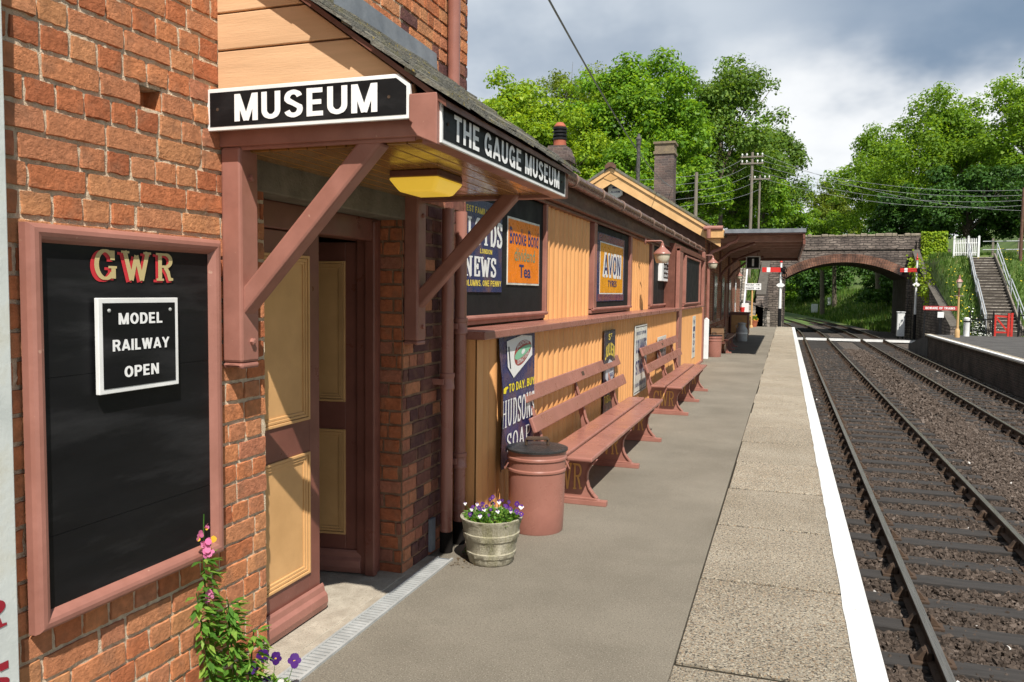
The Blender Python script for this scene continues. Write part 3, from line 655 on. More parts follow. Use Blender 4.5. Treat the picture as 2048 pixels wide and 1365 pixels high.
# ------------------------------------------------------------------ brickwork as real bricks
def bricks(mb, o, eu, ev, U, Vh, holes=(), red=(.02, .66), dark=(.72, 1.0), blue=0.0, seed=1, ch=0.091, proud=0.005, missing=(), jit=1.0, blue_fn=None, start=0.0):
    """old irregular bond: stretcher and header courses, every brick a slightly crooked rounded block over a mortar bed"""
    rng = np.random.default_rng(seed); o = V(*o); eu = V(*eu); ev = V(*ev); ew = np.cross(eu, ev)
    nc = int(Vh / ch) + 1
    for c in range(nc):
        v0 = c * ch; v1 = min(v0 + ch, Vh)
        if v1 - v0 < 0.03: continue
        header = (c % 2 == 1)
        u = -rng.random() * 0.1 - (0.06 if header else 0.0) + start
        while u < U:
            ln = (0.118 if (header != (rng.random() < 0.12)) else 0.242) * (1 + rng.normal(0, .03)); u1 = u + ln
            a = max(u, 0) + 0.004 + rng.random() * .002; b_ = min(u1, U) - 0.004 - rng.random() * .002
            u = u1
            if b_ - a < 0.025: continue
            skip = False; segs = [(a, b_)]
            for (h0, h1, k0, k1) in holes:
                if v1 > k0 + 0.01 and v0 < k1 - 0.01:
                    ns = []
                    for s0, s1 in segs:
                        if s1 <= h0 or s0 >= h1: ns.append((s0, s1)); continue
                        if s0 < h0 - .02: ns.append((s0, h0 - .001))
                        if s1 > h1 + .02: ns.append((h1 + .001, s1))
                    segs = ns
            for s0, s1 in segs:
                if s1 - s0 < 0.02: continue
                if any(s0 < mu < s1 and v0 < mv < v1 for mu, mv in missing): continue
                one_brick(mb, o, eu, ev, ew, s0, s1, v0 + .0038 + rng.random() * .0028, v1 - .0038 - rng.random() * .0028, proud * (0.75 + 0.5 * rng.random()), rng, jit)
                bl = blue_fn((s0 + s1) / 2, (v0 + v1) / 2) if blue_fn else blue
                at = dark[0] + (dark[1] - dark[0]) * rng.random() if rng.random() < bl else red[0] + (red[1] - red[0]) * rng.random()
                for k in range(ONEB): mb.a[-1 - k] = at
ONEB = 0
def one_brick(mb, o, eu, ev, ew, a, b, c, d, pr, rng, jit):
    global ONEB
    nu, nv = 8, 5
    us = np.concatenate([[a], np.linspace(a + .004, b - .004, nu - 2), [b]]); vs = np.concatenate([[c], np.linspace(c + .004, d - .004, nv - 2), [d]])
    tilt = rng.normal(0, .0018, 2); pts = []
    for j in range(nv):
        for i in range(nu):
            edge = i in (0, nu - 1) or j in (0, nv - 1); corner = (i in (1, nu - 2)) and (j in (1, nv - 2))
            dep = -0.014 if edge else pr + rng.normal(0, .0008 * jit) + tilt[0] * (i / nu - .5) * 2 + tilt[1] * (j / nv - .5) * 2 - (0.002 * rng.random() * jit if corner else 0) - (0.0012 * rng.random() if (i in (1, nu - 2) or j in (1, nv - 2)) else 0)
            q = rng.normal(0, .0014 * jit, 2)
            pts.append(o + eu * (us[i] + q[0]) + ev * (vs[j] + q[1]) + ew * dep)
    fs = [(j * nu + i, j * nu + i + 1, (j + 1) * nu + i + 1, (j + 1) * nu + i) for j in range(nv - 1) for i in range(nu - 1)]
    mb.add(pts, fs); ONEB = len(fs)
def mortar_sheet(mb, o, eu, ev, rects, step=0.02, seed=3, depth=-0.0042):
    rng = np.random.default_rng(seed); o = V(*o); eu = V(*eu); ev = V(*ev); ew = np.cross(eu, ev)
    for (u0, u1, v0, v1) in rects:
        nu = max(2, int((u1 - u0) / step)); nv = max(2, int((v1 - v0) / step))
        pts = [o + eu * (u0 + (u1 - u0) * i / nu) + ev * (v0 + (v1 - v0) * j / nv) + ew * (depth + rng.normal(0, .0019)) for j in range(nv + 1) for i in range(nu + 1)]
        mb.add(pts, [(j * (nu + 1) + i, j * (nu + 1) + i + 1, (j + 1) * (nu + 1) + i + 1, (j + 1) * (nu + 1) + i) for j in range(nv) for i in range(nu)])

WX = -2.32                                  # face of the brick wall
DX = -2.50                                  # face of the doors
bb = thing('brick_building', 'tall old red brick station building with a porch over its double doors', 'building', (WX, 3, 0))
D0, D1, DH = 3.22, 4.66, 2.40
wl = MB(); wl.mi = 1
HY0, HY1, HZ0, HZ1 = 2.465, 2.575, 2.532, 2.612          # pocket where a header brick is missing
mortar_sheet(wl, (WX, 0, 0), EY, EZ, [(1.3, HY0, 0, 4.5), (HY1, D0, 0, 4.5), (HY0, HY1, 0, HZ0), (HY0, HY1, HZ1, 4.5), (D0, D1, DH + .0, 4.5)], seed=3)
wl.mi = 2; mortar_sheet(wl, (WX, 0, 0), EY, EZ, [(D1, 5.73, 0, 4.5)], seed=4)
wl.mi = 0
bricks(wl, (WX, 1.35, -0.02), EY, EZ, D0 - 1.35, 4.5, blue=0.0, seed=21, holes=((2.462 - 1.35, 2.578 - 1.35, 2.552, 2.634),), jit=1.1)
bricks(wl, (WX, D0, 2.62), EY, EZ, 5.73 - D0, 1.9, blue=0.16, seed=22, dark=(.69, .85))
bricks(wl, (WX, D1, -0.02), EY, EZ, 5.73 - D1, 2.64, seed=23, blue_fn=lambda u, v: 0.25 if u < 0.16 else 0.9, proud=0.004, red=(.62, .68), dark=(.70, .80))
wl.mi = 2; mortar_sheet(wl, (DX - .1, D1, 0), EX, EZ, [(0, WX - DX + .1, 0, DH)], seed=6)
wl.mi = 0; bricks(wl, (DX, D1 - .001, -0.02), EX, EZ, WX - DX, DH + .02, seed=24, blue=0.2, proud=0.005, red=(.0, .08), dark=(.66, .72))
# body of the wall behind the bricks, the returns and the rooms behind
wl.mi = 1
wl.box(-2.62, WX - .02, -3, HY0, -.05, 5.2); wl.box(-2.62, WX - .02, HY1, D0, -.05, 5.2); wl.box(-2.62, WX - .02, HY0, HY1, -.05, HZ0); wl.box(-2.62, WX - .02, HY0, HY1, HZ1, 5.2); wl.mi = 0; wl.at = .3; wl.box(-2.5, WX - .085, HY0 - .01, HY1 + .01, HZ0 - .01, HZ1 + .01); wl.box(-2.42, WX - .006, HY1 - .004, HY1 + .002, HZ0, HZ1); wl.box(-2.42, WX - .006, HY0, HY1, HZ0 - .002, HZ0 + .003); wl.at = 0.0; wl.mi = 1; wl.box(-2.62, WX - .02, D0, D1, DH, 5.2); wl.box(-2.62, WX - .02, D1 + .02, 5.73, -.05, 5.2)
wl.box(-7.0, -2.62, 5.55, 5.73, -.05, 5.2); wl.box(-7.2, -7.0, -3, 5.73, -.05, 5.2); wl.box(-7.0, -2.62, -3.2, -3, -.05, 5.2)
wl.mi = 0; bricks(wl, (WX, 0, 0), (0, -1, 0), EZ, 0.01, 0.01)
o_wall = wl.build('wall', [M['brick'], M['mortar'], M['mortar_red']], bb, smooth=True)
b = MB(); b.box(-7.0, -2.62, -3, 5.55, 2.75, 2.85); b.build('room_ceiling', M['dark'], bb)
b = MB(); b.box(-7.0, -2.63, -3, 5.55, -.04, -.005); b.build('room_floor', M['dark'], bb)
b = MB(); b.prism([(-7.6, 5.1), (-4.7, 7.0), (-1.95, 5.1), (-1.95, 5.2), (-4.7, 7.12), (-7.6, 5.2)], (0, 0, 0), EX, EZ, 3.2, -5.95); b.build('roof', M['slate'], bb)
# concrete lintel and threshold
b = MB(); b.box(-2.60, WX + .012, D0 - .12, D1 + .16, DH - .10, DH + .14); b.build('lintel', pmat('shaded_lintel', (.17, .145, .11), (.24, .21, .165), rough=.95, scale=7, bump=.5, big=((.11, .09, .065), 3.0, .7)), bb, bevel=0.008)  # concrete darkened so its colour carries the doorway's shade; random stains on top
b = MB(); b.box(-2.95, WX + .03, D0, D1 - .002, -.02, .012); b.build('threshold', M['concrete'], bb, bevel=0.006)
# door frame
b = MB(); b.box(DX - .09, DX + .03, D1 - .115, D1 - .012, .012, DH - .10); b.box(DX - .09, DX + .03, D0 + .01, D0 + .08, .012, DH - .1)
b.box(DX - .09, DX + .034, D0 + .08, D1 - .115, DH - .24, DH - .10); b.box(DX - .02, DX + .05, D1 - .135, D1 - .085, .012, DH - .12)
b.build('door_frame', M['choc_door'], bb, bevel=0.008)
def door_leaf(name, o, eu, width, label):
    """panelled leaf in the plane (o, eu, z): stiles and rails, two raised cream panels with moulded surrounds, kick board"""
    eu = V(*eu); ew = np.cross(eu, V(0, 0, 1)); top = DH - .245
    b = MB(); o = V(*o)
    def slab(mb, u0, u1, z0, z1, w0, w1): mb.prism([(u0, z0), (u1, z0), (u1, z1), (u0, z1)], o, eu, EZ, w0, w1)
    slab(b, 0, width, .02, top, -.045, -.012)
    st = .105
    for u0, u1, z0, z1 in ((0, st, .02, top), (width - st, width, .02, top), (st, width - st, .02, .26), (st, width - st, .95, 1.13), (st, width - st, top - .12, top)): slab(b, u0, u1, z0, z1, -.012, .004)
    d = b.build(name, M['choc_door'], bb, bevel=0.003); part(d, label)
    b = MB()
    b.prism([(0, .022), (0, .15), (.012, .165), (.022, .15), (.028, .12), (.045, .10), (.05, .06), (.04, .022)], o + eu * 0 + ew * .004, ew, EZ, 0.0, -(width + .01) if np.cross(ew, V(0, 0, 1)).dot(eu) < 0 else width + .01)
    b.build('kick_board', M['pink'], d, bevel=0.003)
    for z0, z1 in ((.26, .95), (1.13, top - .12)):
        b = MB(); slab(b, st + .03, width - st - .03, z0 + .03, z1 - .03, -.012, -.004)
        for k, (g, w) in enumerate(((0.0, .014), (.018, .008), (.034, .003))):
            u0, u1, a0, a1 = st + g, width - st - g, z0 + g, z1 - g; t = .016
            slab(b, u0, u0 + t, a0, a1, -.012, w); slab(b, u1 - t, u1, a0, a1, -.012, w); slab(b, u0 + t, u1 - t, a0, a0 + t, -.012, w); slab(b, u0 + t, u1 - t, a1 - t, a1, -.012, w)
        b.build('door_panel', M['creamdoor'], d, bevel=0.003)
    return d
door_leaf('door', (DX, D0 + .04, 0), EY, 0.705, 'closed sunlit brown door leaf with cream panels')
door_leaf('door', (DX - .86, D1 - .20, 0), (0.99, 0.141, 0), 0.80, 'shaded door leaf swung open into the dark room')

# porch over the doors
PY0, PY1 = 2.90, 4.80
b = MB(); b.mi = 0
zz = [2.545, 2.66, 2.855, 3.01, 3.20, 3.40]
for i in range(5):                                    # gable of wide boards under the verge
    z0, z1 = zz[i] + .004, zz[i + 1] - .004
    xr = lambda z: -1.30 - (z - 2.585) / .72
    pl = [(WX + .004, z0), (min(-1.37, xr(z0)), z0), (min(-1.37, xr(z1)), z1), (WX + .004, z1)]
    if pl[2][0] < WX + .02: pl = [(WX + .004, z0), (xr(z0), z0), (WX + .004, z0 + (xr(z0) - WX) * .72)]
    b.prism(pl, (0, PY0 + .02, 0), EX, EZ, 0, .022)
b.build('porch_gable', M['plank'], bb, bevel=0.004)
b = MB(); b.prism([(WX + .003, 2.44), (-1.40, 2.44), (-1.40, 2.64), (WX + .003, 3.30)], (0, PY0 + .0205, 0), EX, EZ, -.012, -.001)
b.box(WX + .003, -1.30, PY0 + .004, PY0 + .08, 2.455, 2.535)
b.box(-1.36, -1.275, PY0 - .005, PY1, 2.42, 2.60); b.box(WX + .003, -1.36, PY1 - .08, PY1, 2.42, 2.55); b.prism([(WX + .003, 2.55), (-1.40, 2.55), (-1.40, 2.64), (WX + .003, 3.30)], (0, PY1, 0), EX, EZ, .004, .03)
b.build('porch_beam', M['pink'], bb, bevel=0.006)
b = MB(); b.prism([(-1.385, 2.60), (-1.385, 2.50), (-1.372, 2.49), (-1.378, 2.475), (-1.35, 2.44), (-1.268, 2.405), (-1.268, 2.60)], (0, PY0 - .02, 0), EX, EZ, -.01, .05)
b.build('corbel', M['pink'], bb, bevel=0.004)
b = MB()
nb = 10
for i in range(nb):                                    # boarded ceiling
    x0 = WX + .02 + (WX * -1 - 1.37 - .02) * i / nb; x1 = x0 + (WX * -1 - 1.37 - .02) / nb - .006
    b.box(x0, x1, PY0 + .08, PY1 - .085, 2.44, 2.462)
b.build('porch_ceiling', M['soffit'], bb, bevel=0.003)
def roofz(x): return 2.60 + .72 * (-1.28 - x)
b = MB()
rng = np.random.default_rng(4)
rows = 8; run = (-1.22 - (WX + .01))
for r in range(rows):
    xa = -1.215 - run * r / rows; xb = xa - run / rows - .05; y = PY0 - .075 - (0.12 if r % 2 else 0)
    while y < PY1 + .06:
        w = .22 + rng.normal(0, .006); ya, yb = max(y, PY0 - .075 + rng.normal(0, .008)), min(y + w - .004, PY1 + .06); y += w
        if yb - ya < .03: continue
        t = .012 + rng.random() * .008; k = rng.normal(0, .003, 4); up = .02 + .006 * rng.random()
        b.hexa([(xa, ya, roofz(xa) + up + k[0]), (xb, ya, roofz(xb) + .006 + k[1]), (xb, yb, roofz(xb) + .006 + k[2]), (xa, yb, roofz(xa) + up + k[3]),
                (xa, ya, roofz(xa) + up + t + k[0]), (xb, ya, roofz(xb) + .006 + t + k[1]), (xb, yb, roofz(xb) + .006 + t + k[2]), (xa, yb, roofz(xa) + up + t + k[3])])
b.build('porch_roof', M['slate'], bb)
b = MB(); b.hexa([(-1.235, PY0 - .06, roofz(-1.235) - .022), (WX + .006, PY0 - .06, roofz(WX) - .022), (WX + .006, PY1 + .05, roofz(WX) - .022), (-1.235, PY1 + .05, roofz(-1.235) - .022),
    (-1.235, PY0 - .06, roofz(-1.235) + .002), (WX + .006, PY0 - .06, roofz(WX) + .002), (WX + .006, PY1 + .05, roofz(WX) + .002), (-1.235, PY1 + .05, roofz(-1.235) + .002)])
b.build('verge_board', M['choc'], bb)
b = MB(); b.hexa([(WX + .004, PY0 - .06, 3.36), (WX + .03, PY0 - .06, 3.34), (WX + .03, 5.12, 3.34), (WX + .004, 5.12, 3.36), (WX + .013, PY0 - .06, 3.50), (WX + .022, PY0 - .06, 3.50), (WX + .022, 5.12, 3.46), (WX + .013, 5.12, 3.46)])
b.build('lead_flashing', M['lead'], bb)
def bracket(y0):
    b = MB(); b.box(WX + .003, WX + .105, y0, y0 + .125, 1.53, 2.455)
    b.prism([(0, 1.53), (.102, 1.53), (.102, 1.50), (.05, 1.515), (0, 1.50)], (WX + .003, y0 + .125, 0), EX, EZ, 0, .125)
    p = b.build('porch_bracket', M['pink'], bb, bevel=0.012)
    b = MB(); b.bar((WX + .04, y0 + .06, 1.735), (-1.585, y0 + .06, 2.47), .085, .085, (0, 1, 0)); b.build('brace', M['pink'], p, bevel=0.012)
    for z in (2.33, 1.62):
        b = MB(); b.lathe([(.016, 0), (.016, .012), (.008, .016)], (WX + .105, y0 + .07, z), 6, 'x'); b.build('bolt', M['pink'], p)
bracket(PY0 + .01); bracket(PY1 - .135 - .0)
# downpipes
def downpipe(y, x, z0, z1, collars, shoe=True, lab=None):
    b = MB(); b.tube([(x, y, z0), (x, y, z1)], .043, 16)
    for z in collars:
        b.lathe([(.043, z - .06), (.052, z - .055), (.052, z - .03), (.049, z - .025), (.049, z + .025), (.053, z + .03), (.053, z + .055), (.043, z + .06)], (x, y, 0), 16, cap=False)
        b.box(WX + .004, x, y - .075, y - .055, z - .02, z + .02); b.box(WX + .004, x, y + .055, y + .075, z - .02, z + .02)
    p = b.build('downpipe', M['pinkgloss'], bb, smooth=True)
    if shoe:
        b = MB(); b.tube([(x, y, z0 + .02), (x, y, .004)], .047, 14); b.build('pipe_shoe', M['dark'], p, smooth=True)
    if lab: part(p, lab)
downpipe(5.19, -2.235, .13, 2.42, (1.22,)); downpipe(5.405, -2.225, .15, 2.42, (1.60, .62)); downpipe(5.32, -2.255, 3.0, 5.1, (4.2,), shoe=False, lab='upper downpipe above the porch roof')
b = MB(); b.box(WX + .006, WX + .028, 5.06, 5.13, .03, .26); b.build('air_vent', M['lead'], bb)

# bulkhead lamp under the porch
t = thing('ceiling_lamp', 'square bulkhead lamp with yellowed plastic cover under the porch ceiling', 'lamp', (-1.72, 3.72, 2.44))
b = MB(); b.box(-1.862, -1.60, 3.59, 3.90, 2.405, 2.439); b.build('base', M['choc'], t, bevel=0.006)
b = MB(); X0, X1, Y0, Y1 = -1.872, -1.592, 3.58, 3.91
b.hexa([(X0 + .045, Y0 + .045, 2.335), (X1 - .045, Y0 + .045, 2.335), (X1 - .045, Y1 - .045, 2.335), (X0 + .045, Y1 - .045, 2.335), (X0, Y0, 2.403), (X1, Y0, 2.403), (X1, Y1, 2.403), (X0, Y1, 2.403)])
mlamp = flat('yellowed_diffuser', (0.80, 0.50, 0.06), 0.3, 0.4)
mlamp.node_tree.nodes['Principled BSDF'].inputs['Emission Color'].default_value = (0.80, 0.52, 0.05, 1); mlamp.node_tree.nodes['Principled BSDF'].inputs['Emission Strength'].default_value = 0.42
b.build('diffuser', mlamp, t, bevel=0.015)

# ------------------------------------------------------------------ signs on the brick building
def chamfer_sign(name, label, o, eu, w, h, cut, txt, rect, bw=.016, bold=.018, cut_w=None, th=.018):
    t = thing(name, label, 'sign', tuple(V(*o)), 'museum name boards')
    eu = V(*eu); cw = cut_w or cut
    def poly(g): 
        return [(g, g), (w - g, g), (w - g, h - cut - g * .45), (w - cw - g * .45, h - g), (g, h - g)] if cut else [(g, g), (w - g, g), (w - g, h - g), (g, h - g)]
    b = MB(); b.prism(poly(0), o, eu, EZ, 0, th); b.build('border', M['white'], t, bevel=0.002)
    b = MB(); b.prism(poly(bw), o, eu, EZ, th, th + .0015); b.build('panel', M['black'], t)
    b = MB(); b.sans(txt, o, eu, EZ, *rect, th + .0035, T=.2); b.build('lettering', M['letter'], t)
    b = MB(); on = np.cross(eu, V(0, 0, 1))
    for u in (.055, w - .09): 
        p = V(*o) + eu * u + V(0, 0, h * .5) + on * (th + .003); b.lathe([(.007, 0), (.007, .002), (.003, .004)], p, 8, 'y' if abs(eu[0]) > .5 else 'x')
    b.build('screw', M['rust'], t)
    return t
chamfer_sign('name_board', 'MUSEUM name board, white on black with one clipped corner', (-2.322, PY0 - .048, 2.509), EX, .940, .172, .042, 'MUSEUM', (.140, .802, .032, .143), bold=.035, cut_w=.052, th=.016)
chamfer_sign('name_board', 'THE GAUGE MUSEUM name board along the porch eave', (-1.272, 2.856, 2.415), EY, 1.82, .158, .0, 'THE GAUGE MUSEUM', (.115, 1.66, .028, .130), bold=.022, th=.012)

# enamelled plate cut by the picture edge
t = thing('enamel_sign', 'tall weathered white enamel sign with red lettering on the brick wall', 'sign', (-2.27, 1.6, 1.6))
b = MB(); b.box(-2.275, -2.262, 1.02, 1.856, .38, 3.3); p = b.build('plate', pmat('chipped_enamel', (.58, .62, .60), (.70, .73, .70), rough=.3, scale=4, bump=.1, big=((.35, .30, .16), 4, .5)), t, bevel=0.004)
b = MB()
for c_, z0 in (('S', .60), ('R', .80)): b.slabs(c_, (-2.262, 0, 0), EY, EZ, 1.70, 1.822, z0, z0 + .09, .002)
b.build('lettering', flat('dark_red_enamel', (.30, .015, .03), .35), t)

# notice board with its hand-painted initials
t = thing('notice_board', 'large black notice board in a brown pink frame with painted initials', 'notice board', (WX, 2.44, 1.37))
YA, YB, ZA, ZB = 1.930, 2.850, .715, 2.055
b = MB()
def mould(mb, p0, p1, n_in, mw=.062, out=.05):
    """frame moulding from p0 to p1 in the wall plane; n_in points to the board's middle"""
    d = V(*p1) - V(*p0); L_ = np.linalg.norm(d); d /= L_; n_in = V(*n_in)
    prof = [(0, 0), (0, out * .55), (.006, out * .82), (.016, out * .97), (.030, out), (.042, out * .92), (.052, out * .72), (mw, out * .4), (mw, 0)]
    k = len(prof); vs = []
    for s, e in ((0, 1), (L_, -1)):
        for u, w in prof: vs.append(V(*p0) + d * (s + e * u) + n_in * u + V(w, 0, 0))
    mb.add(vs, [(i, (i + 1) % k, k + (i + 1) % k, k + i) for i in range(k)])
c = [(WX + .012, YA, ZA), (WX + .012, YB, ZA), (WX + .012, YB, ZB), (WX + .012, YA, ZB)]
for i, nn in enumerate(((0, 0, 1), (0, -1, 0), (0, 0, -1), (0, 1, 0))): mould(b, c[i], c[(i + 1) % 4], nn)
b.build('frame', M['pink'], t)
b = MB(); gap = [ZA + .06, 1.02, 1.55, ZB - .06]
for i in range(3): b.box(WX + .012, WX + .03, YA + .05, YB - .05, gap[i] + .0012, gap[i + 1] - .0012)
b.box(WX + .004, WX + .028, YA + .05, YB - .05, ZA + .06, ZB - .06)
b.build('panel', M['black'], t)
b = MB(); b.slabs('GWR', (WX + .03, 0, 0), EY, EZ, 2.188, 2.581, 1.872, 1.978, .002, T=.24, t=.1, gap=.26, serif=.09); b.build('letter_shadow', flat('red_shadow', (.55, .03, .04), .6), t)
b = MB(); b.slabs('GWR', (WX + .03, 0, 0), EY, EZ, 2.202, 2.588, 1.878, 1.984, .004, T=.20, t=.085, gap=.28, serif=.08); b.build('lettering', flat('buff_lettering', (.52, .42, .20), .6), t)
t = thing('model_railway_sign', 'small white bordered black sign reading MODEL RAILWAY OPEN on the notice board', 'sign', (WX + .05, 2.42, 1.64))
o = (WX + .042, 2.190, 1.473)
b = MB(); b.prism([(0, 0), (.388, 0), (.388, .340), (0, .340)], o, EY, EZ, 0, .018); b.build('border', M['white'], t, bevel=.002)
b = MB(); b.prism([(.018, .018), (.370, .018), (.370, .322), (.018, .322)], o, EY, EZ, .018, .0195); b.build('panel', M['black'], t)
b = MB()
for s, x0, x1, z0 in (('MODEL', .087, .299, .245), ('RAILWAY', .058, .332, .150), ('OPEN', .110, .277, .052)): b.sans(s, o, EY, EZ, x0, x1, z0, z0 + .041, .0212, T=.22)
b.build('lettering', M['letter'], t)
b = MB()
for u in (.045, .343): b.lathe([(.007, 0), (.007, .003), (.003, .005)], V(*o) + V(.0195, u, .295), 8, 'x')
b.build('screw', M['steel'], t)

# ------------------------------------------------------------------ corrugated museum building
mu = thing('museum_building', 'long low orange cream corrugated building with blacked out windows', 'building', (-2.2, 14, 0))
LX, UX = -2.12, -2.42
def corr(mb, x, y0, y1, z0, z1, pitch=.182, amp=.030, eu=EY, along='y'):
    n = max(2, int((y1 - y0) / pitch * 16)); pts = []
    for i in range(n + 1):
        s = y0 + (y1 - y0) * i / n; ph = (s / pitch) % 1.0
        d = amp * .85 * (2 * abs(math.sin(math.pi * ph)) ** .65 - 1)
        for z in (z0, z1): pts.append((x + d, s, z))
    mb.add(pts, [(2 * i, 2 * i + 2, 2 * i + 3, 2 * i + 1) for i in range(n)])
b = MB(); corr(b, LX - .034, 5.56, 16.9, .05, 1.52); lw = b.build('lower_wall', M['cream'], mu, smooth=True, autosmooth=False)
b = MB(); b.box(-2.31, LX + .003, 5.475, 5.56, .0, 1.52); b.box(LX - .02, LX + .001, 5.475, 5.60, .05, 1.52); b.build('corner_post', M['cream'], mu, bevel=.006)
b = MB(); b.box(-2.16, LX + .03, 5.47, 16.9, .0, .065); b.box(-2.16, LX + .03, 17.6, 22.45, .0, .065); b.build('plinth', M['pink'], mu, bevel=.01)
for ya, yb in ((8.2, 10.17), (12.92, 14.84), (17.1, 17.45)):
    b = MB(); corr(b, UX, ya, yb, 1.55, 2.88); b.build('upper_wall', M['cream'], mu, smooth=True, autosmooth=False)
b = MB(); corr(b, LX - .026, 17.6, 22.45, .05, 1.50, amp=.020); b.build('end_wall_panel', M['cream'], mu, smooth=True, autosmooth=False)
b = MB(); b.box(-7, UX - .06, 5.74, 22.5, 0, 2.95); b.box(UX - .06, LX - .07, 16.9, 22.5, 0, 2.9); b.box(UX - .06, LX - .06, 5.56, 16.9, 0, 1.5); b.build('shell', M['choc'], mu)
b = MB(); b.prism([(-2.29, 3.035), (-2.29, 3.07), (-5.0, 3.9), (-7.4, 3.07), (-7.4, 3.035), (-5.0, 3.86)], (0, 0, 0), EX, EZ, -5.74, -22.6); b.build('roof', M['slate'], mu)
# sill shelf
b = MB(); b.box(UX - .03, -2.045, 5.44, 17.0, 1.50, 1.562); b.build('sill', M['pinkgloss'], mu, bevel=.008)
b = MB(); b.box(-2.36, -2.06, 17.55, 22.2, 1.515, 1.56); b.build('sill', M['pinkgloss'], mu, bevel=.008)
# window boards with frames
def window(y0, y1, z0, z1, x, fr=.075, label=None, skirt=None):
    b = MB(); b.box(x - .03, x + .008, y0, y1, z0, z1); w = b.build('window_board', M['blackmatt'], mu)
    if label: part(w, label)
    b = MB(); b.box(x - .03, x + .05, y0 - fr, y0, z0 - .02, z1 + .04); b.box(x - .03, x + .05, y1, y1 + fr * .8, z0 - .02, z1 + .04)
    b.box(x - .03, x + .045, y0, y1, z1, z1 + .04); b.build('frame', M['pink'], w, bevel=.008)
    b = MB(); b.tube([(x + .035, y0 - fr, z0 - .018), (x + .035, y1 + fr, z0 - .018)], .022, 10); b.box(x - .03, x + .02, y0 - fr, y1 + fr, z0 - .075, z0 - .03)
    b.build('window_sill', M['pink'], w, bevel=.005)
window(5.76, 8.05, 1.655, 2.755, UX + .01, label='wide blacked out window carrying two enamel signs')
window(10.42, 12.84, 1.655, 2.755, UX + .01, fr=.16)
window(15.2, 17.42, 1.645, 2.755, UX + .01, fr=.22)
window(18.15, 21.2, 1.65, 2.66, LX - .02, fr=.12, label='blank blacked out window flush with the lower wall')
for ya, yb, zt in ((17.0, 17.55, 2.80), (22.3, 22.62, 2.98)):
    b = MB(); b.box(LX - .06, LX + .02, ya, yb, 0, zt); b.build('wall_post', M['pink'], mu, bevel=.01)
# fascia, trims, gutter
b = MB(); b.box(-2.36, -2.30, 5.76, 22.5, 2.83, 3.03); b.build('fascia', M['fascia'], mu)
b = MB(); b.box(-2.44, -2.285, 5.76, 16.95, 2.795, 2.828); b.box(-2.46, -2.345, 5.76, 16.95, 2.755, 2.79); b.box(-2.3, -2.09, 17.0, 22.55, 2.74, 2.82); b.build('eaves_trim', M['choc'], mu, bevel=.006)
gx, gz, gr = -2.21, 3.055, .078
b = MB()
def half_pipe(mb, y0, y1, r, t=.006):
    n = 10; pts = []
    for y in (y0, y1):
        for k in range(n + 1): a = math.pi + math.pi * k / n; pts.append((gx + r * math.cos(a), y, gz + r * math.sin(a)))
        for k in range(n, -1, -1): a = math.pi + math.pi * k / n; pts.append((gx + (r - t) * math.cos(a), y, gz + (r - t) * math.sin(a)))
    m_ = 2 * (n + 1)
    mb.add(pts, [(i, (i + 1) % m_, m_ + (i + 1) % m_, m_ + i) for i in range(m_)] + [tuple(range(m_))[::-1], tuple(range(m_, 2 * m_))])
b.tube([(gx, 5.0, gz), (gx, 22.9, gz)], gr * .93, 16); g = b.build('gutter', M['gutter'], mu, smooth=True)
mclip = pmat('gutter_clip', (.26, .17, .13), (.34, .24, .19), rough=.5)
yy = 8.45
while yy < 22.8:
    b = MB(); b.tube([(gx, yy, gz), (gx, yy + .045, gz)], gr * .93 + .008, 16); b.build('gutter_joint', mclip, g, smooth=True); yy += 1.32
# enamel signs
def plate(name, label, y0, y1, z0, z1, x, mat, group=None, th=.008, curl=None):
    t = thing(name, label, 'enamel sign', (x, (y0 + y1) / 2, (z0 + z1) / 2), group)
    b = MB()
    if curl is None: b.box(x, x + th, y0, y1, z0, z1)
    else:
        n = 14; pts = []
        for k in range(n + 1):
            z = z0 + (z1 - z0) * k / n
            for yv, dx in ((y0, curl(k / n)), (y0 + .05, curl(k / n) * .3), (y0 + .09, 0), (y1, 0)): pts.append((x + th + dx, yv, z))
        b.add(pts, [(4 * k + j, 4 * k + j + 1, 4 * k + 5 + j, 4 * k + 4 + j) for k in range(n) for j in range(3)])
        b.add([(p[0] - .003, p[1], p[2]) for p in pts], [(4 * k + 4 + j, 4 * k + 5 + j, 4 * k + j + 1, 4 * k + j) for k in range(n) for j in range(3)])
    b.build('plate', mat, t, bevel=.002 if curl is None else 0)
    return t
EN = lambda n, c, r=(.22, .10, .04), k=.35: pmat(n, c, tuple(v * 1.2 for v in c), rough=.3, scale=7, bump=.05, big=(r, 4.0, min(1, k * 1.7)), spec=.5, speck=(.10, .06, .035), speck_scale=26, speck_th=.72)
m_navy = EN('navy_enamel', (.028, .030, .11)); m_or = EN('orange_enamel', (.80, .21, .012), (.5, .14, .02), .25); m_wh = EN('white_enamel', (.66, .66, .60), (.35, .30, .22), .45)
m_dk = EN('dark_enamel', (.018, .018, .035)); m_amber = EN('amber_enamel', (.78, .33, .012), (.5, .2, .02), .2)
mY = flat('yellow_lettering', (.78, .60, .09), .4); mW = flat('enamel_white_lettering', (.76, .76, .74), .4); mN = flat('navy_lettering', (.03, .035, .14), .4); mG = flat('faded_green_lettering', (.22, .26, .14), .5); mK = flat('black_lettering', (.015, .015, .02), .5)
mYb = flat('bright_yellow_lettering', (.85, .68, .02), .4)
SX = UX + .02
t = plate('enamel_sign', 'rusty navy newspaper enamel sign with big white lettering, half behind the downpipes', 5.80, 6.76, 1.845, 2.60, SX, m_navy)
